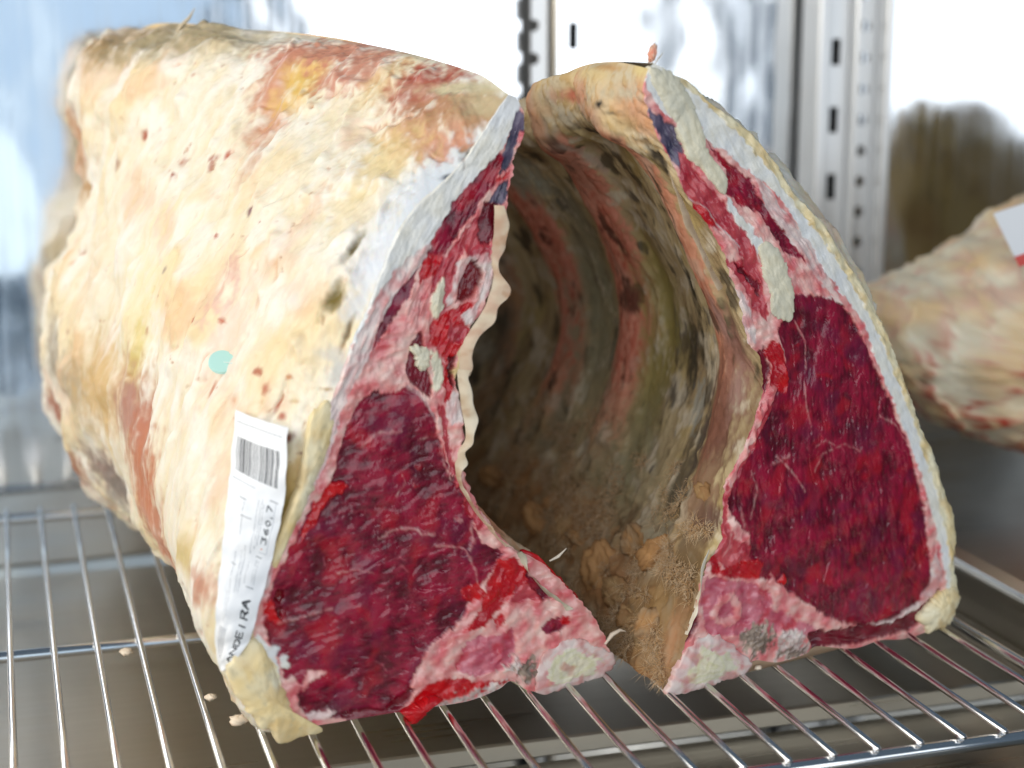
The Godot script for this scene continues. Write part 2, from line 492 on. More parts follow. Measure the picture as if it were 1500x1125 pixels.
func inner_wall(parent: Node3D, secs: Array, wmax: float, nu: int, nw: int, edge: PackedVector2Array, ribs: Array, stains: Array, flip: bool, inside := .85) -> PackedVector3Array:
	var p := loft(secs, wmax, nu, nw, edge, 1.3, 18.0)
	var h := PackedFloat32Array(); var c := PackedColorArray()
	h.resize(p.size()); c.resize(p.size())
	var w := nu + 1
	for j in nw + 1:
		for i in w:
			var k := j * w + i
			var a := i / float(nu)
			var x := p[k] * 1000.0
			var wd := -x.z
			var big := nbig.get_noise_3dv(x * 0.8)
			var st := Vector3(x.x * 0.3, x.y * 0.16, wd + 18.0 * a)
			var strand := nmid.get_noise_3dv(st * 0.8)
			var fine := nfine.get_noise_3dv(Vector3(x.x * .6, x.y * 0.5, wd) * 0.8)
			var mould := nmid.get_noise_3dv(x * 0.55 + Vector3(500, 0, 0))
			var col := Color(.30, .23, .13).lerp(Color(.56, .49, .31), clampf(0.5 + strand * 1.1, 0, 1))
			col = col.lerp(Color(.46, .37, .13), smoothstep(0.1, 0.5, nbig.get_noise_3dv(x * 0.9 + Vector3(0, 0, 700))) * 0.5)
			var hh := 0.0
			var red := 0.0
			for r in ribs:   # [w at the bottom, w at the top, half width, height, redness]
				var wc: float = lerpf(r[0], r[1], a * a) + nbig.get_noise_2d(x.y * 0.7, r[0]) * 6.0
				var d: float = (wd - wc) / (r[2] * (1.0 + 0.25 * strand))
				if absf(d) < 1.6:
					var bump := pow(maxf(0.0, 1.0 - d * d / 2.56), 2.0)
					hh += r[3] * bump * smoothstep(0.04, 0.2, a)
					red = maxf(red, r[4] * (1.0 - smoothstep(0.7, 1.2, absf(d) + fine * 0.4)))
			red *= smoothstep(0.14, 0.36, a) * (1.0 - smoothstep(0.80, 0.86, a))
			col = col.lerp(Color(.72, .33, .25).lerp(Color(.52, .15, .10), clampf(0.5 + fine * 1.2, 0, 1)), red)
			col = col.lerp(Color(.66, .64, .55), smoothstep(0.02, 0.42, mould + 0.25 * fine) * 0.65 * (1.0 - red * 0.7))
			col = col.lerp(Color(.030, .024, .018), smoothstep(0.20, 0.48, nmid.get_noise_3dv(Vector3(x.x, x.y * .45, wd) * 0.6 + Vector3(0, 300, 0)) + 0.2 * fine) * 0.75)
			# the rolled lip at the top and the fat at the bottom
			var lip := smoothstep(0.815, 0.85, a + 0.015 * strand)
			var lc := Color(.66, .55, .34).lerp(Color(.56, .53, .42), clampf(0.5 + mould * 1.5, 0, 1))
			lc = lc.lerp(Color(.50, .36, .16), smoothstep(0.05, 0.45, fine) * 0.7)
			lc = lc.lerp(Color(.62, .26, .16), smoothstep(0.15, 0.5, big) * 0.55)
			col = col.lerp(lc, lip)
			var low := 1.0 - smoothstep(0.08, 0.24, a + 0.08 * big)
			col = col.lerp(Color(.26, .13, .05).lerp(Color(.34, .27, .17), clampf(0.4 + mould, 0, 1)), low * 0.8)
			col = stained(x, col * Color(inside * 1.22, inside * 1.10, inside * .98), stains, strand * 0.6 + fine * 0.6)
			c[k] = col
			var mat_ := nwarp.get_noise_3dv(x * 0.5 + Vector3(0, 0, 40))
			var lowf := 1.0 - smoothstep(0.16, 0.34, a + 0.12 * big)
			col = col.lerp(Color(.30, .155, .06), lowf * smoothstep(-.1, .4, mat_) * .7)
			col = col.lerp(Color(.40, .30, .18), lowf * smoothstep(.25, .6, mat_ + .4 * fine) * .6)
			hh += strand * 1.6 + fine * 0.9 + big * 3.0 + lowf * smoothstep(12.0, 40.0, wd) * (maxf(0.0, mat_ + .2) * 5.0) + lip * (mould * 2.5 + fine)
			h[k] = hh * 0.001 * smoothstep(0.0, 9.0, wd) * (1.0 - smoothstep(0.95, 1.0, a))
	var q := displace(p, h, nu, nw, flip)
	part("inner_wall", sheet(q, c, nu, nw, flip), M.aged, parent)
	return q

func end_cap(parent: Node3D, a: PackedVector3Array, b: PackedVector3Array, col: Color) -> void:
	# closes the back between the last row of the outside and the last row of the inside
	var n := 60; var k := 8
	var p := PackedVector3Array(); var c := PackedColorArray()
	for j in k + 1:
		for i in n + 1:
			var x := a[i * (a.size() - 1) / n].lerp(b[i * (b.size() - 1) / n], j / float(k))
			p.append(x); c.append(col)
	part("back_end", sheet(p, c, n, k), M.aged, parent)

func row_of(p: PackedVector3Array, nu: int, j: int) -> PackedVector3Array:
	return p.slice(j * (nu + 1), (j + 1) * (nu + 1))

func ragged(poly: PackedVector2Array, n: int, amp: float, s: float) -> PackedVector2Array:
	var r := along(poly, n)
	for i in r.size():
		var e := sin(PI * i / float(n))
		r[i].x += amp * minf(1.0, e * 8.0) * nmid.get_noise_2d(r[i].y * 1.7, s)
		r[i].x += amp * 0.5 * minf(1.0, e * 8.0) * nfine.get_noise_2d(r[i].y * 1.2, s + 40)
	return r

# ---------------------------------------------------------------- lettering on the paper label
const GLYPH := {
	"A": [[0, 0, .5, 1], [.5, 1, 1, 0], [.2, .38, .8, .38]], "N": [[0, 0, 0, 1], [0, 1, 1, 0], [1, 0, 1, 1]],
	"D": [[0, 0, 0, 1], [0, 1, .6, 1], [.6, 1, 1, .7], [1, .7, 1, .3], [1, .3, .6, 0], [.6, 0, 0, 0]],
	"E": [[0, 0, 0, 1], [0, 1, .9, 1], [0, .5, .75, .5], [0, 0, .9, 0]], "I": [[.35, 0, .35, 1]],
	"R": [[0, 0, 0, 1], [0, 1, .7, 1], [.7, 1, .95, .8], [.95, .8, .7, .5], [.7, .5, 0, .5], [.5, .5, 1, 0]],
	"3": [[0, 1, .9, 1], [.9, 1, .5, .6], [.5, .6, .9, .3], [.9, .3, .5, 0], [.5, 0, 0, .1]],
	"6": [[.8, 1, .2, .6], [.2, .6, 0, .3], [0, .3, .4, 0], [.4, 0, .9, .25], [.9, .25, .5, .55], [.5, .55, .1, .4]],
	"0": [[.5, 1, .05, .6], [.05, .6, .05, .4], [.05, .4, .5, 0], [.5, 0, .95, .4], [.95, .4, .95, .6], [.95, .6, .5, 1]],
	",": [[.5, .1, .3, -.2]], "7": [[0, 1, 1, 1], [1, 1, .35, 0]],
}

func write_up(im: Image, text: String, x: float, y: float, size: float, wide: float, step: float, thick: float, ink: Color) -> void:
	# letters whose line runs up the paper; x is the foot line, y the start
	for ch in text:
		if GLYPH.has(ch):
			for g in GLYPH[ch]:
				var a := Vector2(x - size + size * (1.0 - g[1]), y - g[0] * wide)
				var b := Vector2(x - size + size * (1.0 - g[3]), y - g[2] * wide)
				var n := int(a.distance_to(b)) + 1
				for i in n + 1:
					var q := a.lerp(b, i / float(n))
					im.fill_rect(Rect2i(int(q.x - thick / 2), int(q.y - thick / 2), maxi(1, int(thick)), maxi(1, int(thick))), ink)
		y -= step

func label_picture() -> ImageTexture:
	var im := Image.create(512, 2048, false, Image.FORMAT_RGB8)
	im.fill(Color(.93, .935, .94))
	var ink := Color(.16, .17, .20); var pale := Color(.45, .47, .5)
	im.fill_rect(Rect2i(30, 92, 450, 4), pale)
	var x := 52
	while x < 455:
		var w: int = [3, 3, 6, 3, 9, 4, 3, 12][rng.randi() % 8]
		im.fill_rect(Rect2i(x, 190, w, 235), ink)
		x += w + [3, 6, 4, 9, 5][rng.randi() % 5]
	im.fill_rect(Rect2i(34, 480, 230, 4), pale)
	for r in [[395, 520, 72], [120, 600, 70], [160, 730, 110], [360, 980, 60], [330, 1215, 80], [120, 1100, 60]]:
		im.fill_rect(Rect2i(r[0], r[1], r[2], 5), ink)
	for col in [[300, 560, 980], [330, 540, 930], [352, 560, 900], [170, 620, 900], [215, 980, 1300], [248, 930, 1290], [150, 1010, 1500], [120, 1300, 1560], [395, 1000, 1190], [372, 1010, 1180], [300, 1040, 1200]]:
		var y: int = col[1]
		while y < col[2]:
			var l := 3 + rng.randi() % 7
			if rng.randf() < 0.85: im.fill_rect(Rect2i(col[0] + rng.randi() % 5, y, 7, l), pale)
			y += l + 4
	for r in [[452, 530, 4, 420], [380, 945, 76, 4]]:
		im.fill_rect(Rect2i(r[0], r[1], r[2], r[3]), Color(.6, .62, .66))
	write_up(im, "360,7", 435, 880, 44, 50, 66, 8, ink)
	im.fill_rect(Rect2i(398, 915, 12, 10), Color(.85, .45, .25))
	write_up(im, "ANDEIRA", 415, 1900, 74, 66, 88, 15, Color(.10, .11, .13))
	for k in 9:
		im.fill_rect(Rect2i(70 + k * 14, 1600, [3, 6, 4][k % 3], 290), pale)
	return ImageTexture.create_from_image(im)

func brushed(seed_: int, lo: float, hi: float, upright: bool) -> ImageTexture:
	var n := fnl(seed_, 0.06, 3)
	var im := Image.create(512, 512, false, Image.FORMAT_RGB8)
	for y in 512:
		for x in 512:
			var v := n.get_noise_2d(x * 3.0, y * 0.05) if upright else n.get_noise_2d(x * 0.05, y * 3.0)
			var b := nbig.get_noise_2d(x * 0.4, y * 0.25)
			var g := clampf(lerpf(lo, hi, 0.5 + v * 0.6 + b * 0.5), 0, 1)
			im.set_pixel(x, y, Color(g, g, g))
	return ImageTexture.create_from_image(im)

func area(called: String, at: Vector3, towards: Vector3, size: Vector2, radiance: float, col: Color) -> void:
	var l := AreaLight3D.new()
	l.name = called
	l.area_size = size
	l.area_normalize_energy = true
	l.light_energy = radiance * size.x * size.y / PI
	l.light_color = col
	l.shadow_enabled = true
	l.area_range = 12.0
	add_child(l)
	l.look_at_from_position(at, towards, Vector3.UP)

# ---------------------------------------------------------------- the scene
func _ready() -> void:
	rng.seed = 7
	var cam := Camera3D.new()
	cam.name = "camera"
	add_child(cam)
	cam.position = Vector3(0, .42, 0)
	cam.rotation_degrees = Vector3(-11.8, -YAW, 0)
	var at := CameraAttributesPhysical.new()
	at.frustum_focal_length = 52.44
	at.frustum_focus_distance = 1.09
	at.exposure_aperture = 3.2
	at.frustum_near = 0.05
	at.frustum_far = 60.0
	cam.attributes = at
	cam.fov = 25.79
	cam.near = 0.05; cam.far = 60.0
	var env := Environment.new()
	env.background_mode = Environment.BG_COLOR
	env.background_color = Color(.34, .40, .46)
	env.tonemap_mode = Environment.TONE_MAPPER_LINEAR
	env.tonemap_exposure = 1.0
	env.sdfgi_enabled = true; env.ssao_enabled = true; env.ssil_enabled = true
	var we := WorldEnvironment.new()
	we.name = "surroundings"
	we.environment = env
	add_child(we)
	area("daylight_from_left", Vector3(-1.25, .85, -.55), Vector3(.15, .2, -1.2), Vector2(1.1, 1.1), 6.0, Color(1.0, .975, .93))
	area("daylight_high_front", Vector3(-.9, 1.35, .9), Vector3(.4, .2, -1.1), Vector2(1.3, .9), 5.5, Color(.98, .985, 1.0))
	area("window_front_left", Vector3(-.24, .38, 1.4), Vector3(-.24, .30, -1.2), Vector2(.56, 1.3), 1.35, Color(.88, .95, 1.0))
	area("window_in_front", Vector3(.30, .3, 1.4), Vector3(.30, .25, -1.2), Vector2(.48, 1.5), .9, Color(.78, .89, 1.0))
	area("window_front_right", Vector3(1.22, .3, 1.2), Vector3(.6, .3, -1.4), Vector2(1.15, 1.5), 2.6, Color(.96, .98, 1.0))
	area("window_far_right", Vector3(2.62, .50, 1.2), Vector3(.9, .3, -1.4), Vector2(1.0, .8), 2.2, Color(.94, .97, 1.0))

	nbig = fnl(3, 0.016, 3); nmid = fnl(11, 0.055, 3); nfine = fnl(23, 0.22, 3); nwarp = fnl(31, 0.11, 2)
	ncell = fnl(41, 0.30, 2, FastNoiseLite.TYPE_CELLULAR)
	ncell.cellular_return_type = FastNoiseLite.RETURN_DISTANCE
	nridge = fnl(51, 0.05, 2, FastNoiseLite.TYPE_SIMPLEX_SMOOTH, FastNoiseLite.FRACTAL_RIDGED)
	materials()
	cabinet()
	left_section()
	right_section()
	far_pieces()
	small_things()

func materials() -> void:
	var m := mat(.24)
	m.vertex_color_use_as_albedo = true
	m.normal_enabled = true; m.normal_texture = normal_tex(5, .045, 8.0); m.normal_scale = .12
	m.uv1_triplanar = true; m.uv1_scale = Vector3(14, 14, 14)
	m.metallic_specular = .38
	m.clearcoat_enabled = true; m.clearcoat = .35; m.clearcoat_roughness = .08
	M.meat = m
	var w := m.duplicate(); w.roughness = .40; w.clearcoat = .25; w.normal_scale = .1
	M.wet = w
	var f := mat(.46)
	f.vertex_color_use_as_albedo = true
	f.normal_enabled = true; f.normal_texture = normal_tex(8, .03, 5.0); f.normal_scale = .3
	f.uv1_triplanar = true; f.uv1_scale = Vector3(9, 9, 9)
	f.subsurf_scatter_enabled = true; f.subsurf_scatter_strength = .12
	M.fat = f
	var a := mat(.72)
	a.vertex_color_use_as_albedo = true
	a.normal_enabled = true; a.normal_texture = normal_tex(9, .05, 7.0); a.normal_scale = .25
	a.uv1_triplanar = true; a.uv1_scale = Vector3(11, 11, 11)
	a.metallic_specular = .35
	M.aged = a
	var mem := mat(.45); mem.vertex_color_use_as_albedo = true
	M.membrane = mem
	M.chrome = mat(.16, Color(.72, .72, .72), 1.0)
	var st := mat(1.0, Color(.80, .81, .82), 1.0)
	st.roughness_texture = brushed(61, .06, .17, true)
	st.uv1_triplanar = true; st.uv1_scale = Vector3(1.6, 1.6, 1.6)
	st.normal_enabled = true; st.normal_texture = normal_tex(63, .006, 9.0, false, 256); st.normal_scale = .12
	M.wall = st
	var s2 := mat(.28, Color(.66, .66, .65), .95)
	M.steel = s2
	M.post = mat(.38, Color(.84, .84, .83), .45)
	var tr := mat(1.0, Color(.50, .46, .39), 1.0)
	tr.roughness_texture = brushed(62, .26, .44, false)
	tr.uv1_triplanar = true; tr.uv1_scale = Vector3(1.1, 1.1, 1.1)
	M.tray = tr
	M.dark = mat(.8, Color(.012, .012, .013))
	M.dark.metallic_specular = 0.05

func box_part(called: String, parent: Node, size: Vector3, at: Vector3, m: Material, bev := .0015) -> MeshInstance3D:
	return part(called, rounded_box(size, bev), m, parent, at)

func cut_strip(called: String, parent: Node3D, size: Vector3, at: Vector3, holes: Array, round_hole: bool, m: Material) -> void:
	var c := CSGCombiner3D.new()
	c.name = called
	parent.add_child(c, true)
	c.position = at
	var b := CSGBox3D.new()
	b.name = "plate"; b.size = size; b.material = m
	c.add_child(b)
	for h in holes:
		if round_hole:
			var k := CSGCylinder3D.new()
			k.name = "hole"; k.radius = h[2]; k.height = .05; k.sides = 20; k.operation = CSGShape3D.OPERATION_SUBTRACTION
			k.rotation_degrees.x = 90; k.position = Vector3(h[0], h[1], 0); k.material = m
			c.add_child(k, true)
		else:
			var k := CSGBox3D.new()
			k.name = "slot"; k.size = Vector3(h[2], h[3], .05); k.operation = CSGShape3D.OPERATION_SUBTRACTION
			k.position = Vector3(h[0], h[1], 0); k.material = m
			c.add_child(k, true)

func cabinet() -> void:
	# back wall and floor of the cabinet
	var wall := box_part("back_wall", self, Vector3(3.4, 1.9, .03), Vector3(.55, .45, -1.59), M.wall)
	wall.set_meta("kind", "structure")
	var fl := box_part("cabinet_floor", self, Vector3(3.4, .03, 1.6), Vector3(.55, -.36, -.79), M.tray)
	fl.set_meta("kind", "structure")
	# uprights
	var post := thing("upright_post", "steel shelf upright with square slots and a column of round holes", "shelf upright", Vector3(.82, 0, -1.555))
	box_part("flange", post, Vector3(.010, 1.5, .040), Vector3(-.036, .35, .012), M.post)
	var slots := []
	for k in 20: slots.append([.002, -.62 + k * .0672, .010, .026])
	cut_strip("slotted_channel", post, Vector3(.031, 1.5, .003), Vector3(-.015, .35 , .012), slots, false, M.post)
	box_part("rib", post, Vector3(.006, 1.5, .026), Vector3(.0045, .35, .016), M.post)
	var holes := []
	for k in 46: holes.append([0.0, -.70 + k * .0311, .0058])
	cut_strip("perforated_strip", post, Vector3(.024, 1.5, .003), Vector3(.0200, .35, .010), holes, true, M.post)
	box_part("edge", post, Vector3(.008, 1.5, .044), Vector3(.0365, .35, .012), M.post)
	box_part("backing", post, Vector3(.062, 1.5, .004), Vector3(0, .35, -.010), M.dark)
	var p2 := thing("upright_post", "thin steel upright with a notched edge behind the two beef sections", "shelf upright", Vector3(.500, 0, -1.562))
	var h2 := []
	for k in 46: h2.append([-.006, -.70 + k * .0311, .0058])
	cut_strip("perforated_strip", p2, Vector3(.016, 1.5, .003), Vector3(-.002, .35, .012), h2, true, M.post)
	box_part("edge", p2, Vector3(.004, 1.5, .03), Vector3(.0105, .35, .010), M.tray)
	box_part("backing", p2, Vector3(.02, 1.5, .004), Vector3(0, .35, -.006), mat(.7, Color(.10, .10, .10)))
	var sl := box_part("wall_slot", self, Vector3(.0075, .026, .006), Vector3(.5405, .418, -1.574), M.dark)
	tag(sl, "small dark upright slot in the back wall right of the thin upright", "slot")
	# the shelf the meat lies on
	var shelf := thing("wire_shelf", "chrome wire shelf that the two beef sections stand on", "wire shelf")
	var wire := bar(Vector3(0, -.0022, -.8385), Vector3(0, -.0022, -1.530), .0023)
	for k in range(-7, 23):
		part("wire", wire, M.chrome, shelf, Vector3(-.013 + k * .02934, 0, 0))
	part("front_bar", bar(Vector3(-.25, -.0086, -.8425), Vector3(.665, -.0086, -.8425), .0046, 20), M.chrome, shelf)
	part("cross_bar", bar(Vector3(-.25, -.0084, -1.168), Vector3(.665, -.0084, -1.168), .0042, 16), M.chrome, shelf)
	part("rear_bar", bar(Vector3(-.25, -.0086, -1.524), Vector3(.665, -.0086, -1.524), .0046, 16), M.chrome, shelf)
	part("side_bar", bar(Vector3(.660, -.0086, -.8425), Vector3(.660, -.0086, -1.524), .0040, 16), M.chrome, shelf)
	var br := thing("shelf_bracket", "steel angle bracket running back along the right end of the wire shelf", "bracket", Vector3(.69, -.012, -1.18))
	box_part("ledge", br, Vector3(.03, .003, .72), Vector3(-.008, -.012, 0), M.tray)
	box_part("web", br, Vector3(.003, .05, .72), Vector3(.009, .0, 0), M.tray)
	box_part("lip", br, Vector3(.020, .003, .72), Vector3(.0205, .0265, 0), M.steel)
	# tray below
	var tray := thing("drip_tray", "stainless drip tray under the wire shelf", "tray", Vector3(.2, -.075, 0))
	box_part("rear_pan", tray, Vector3(1.1, .004, .5), Vector3(0, 0, -1.305), M.tray)
	box_part("front_pan", tray, Vector3(1.1, .004, .42), Vector3(0, -.012, -.845), M.tray)
	box_part("pan", thing("steel_ledge", "solid steel ledge of the next bay under the blurred cream piece", "tray", Vector3(1.05, -.014, 0)), Vector3(.60, .004, .66), Vector3(0, 0, -1.24), M.tray)
	box_part("ridge", tray, Vector3(1.1, .014, .004), Vector3(0, .0, -1.0565), M.tray)

const L_AT := Vector3(.27, 0, -.975)
const R_AT := Vector3(.51, 0, -.985)

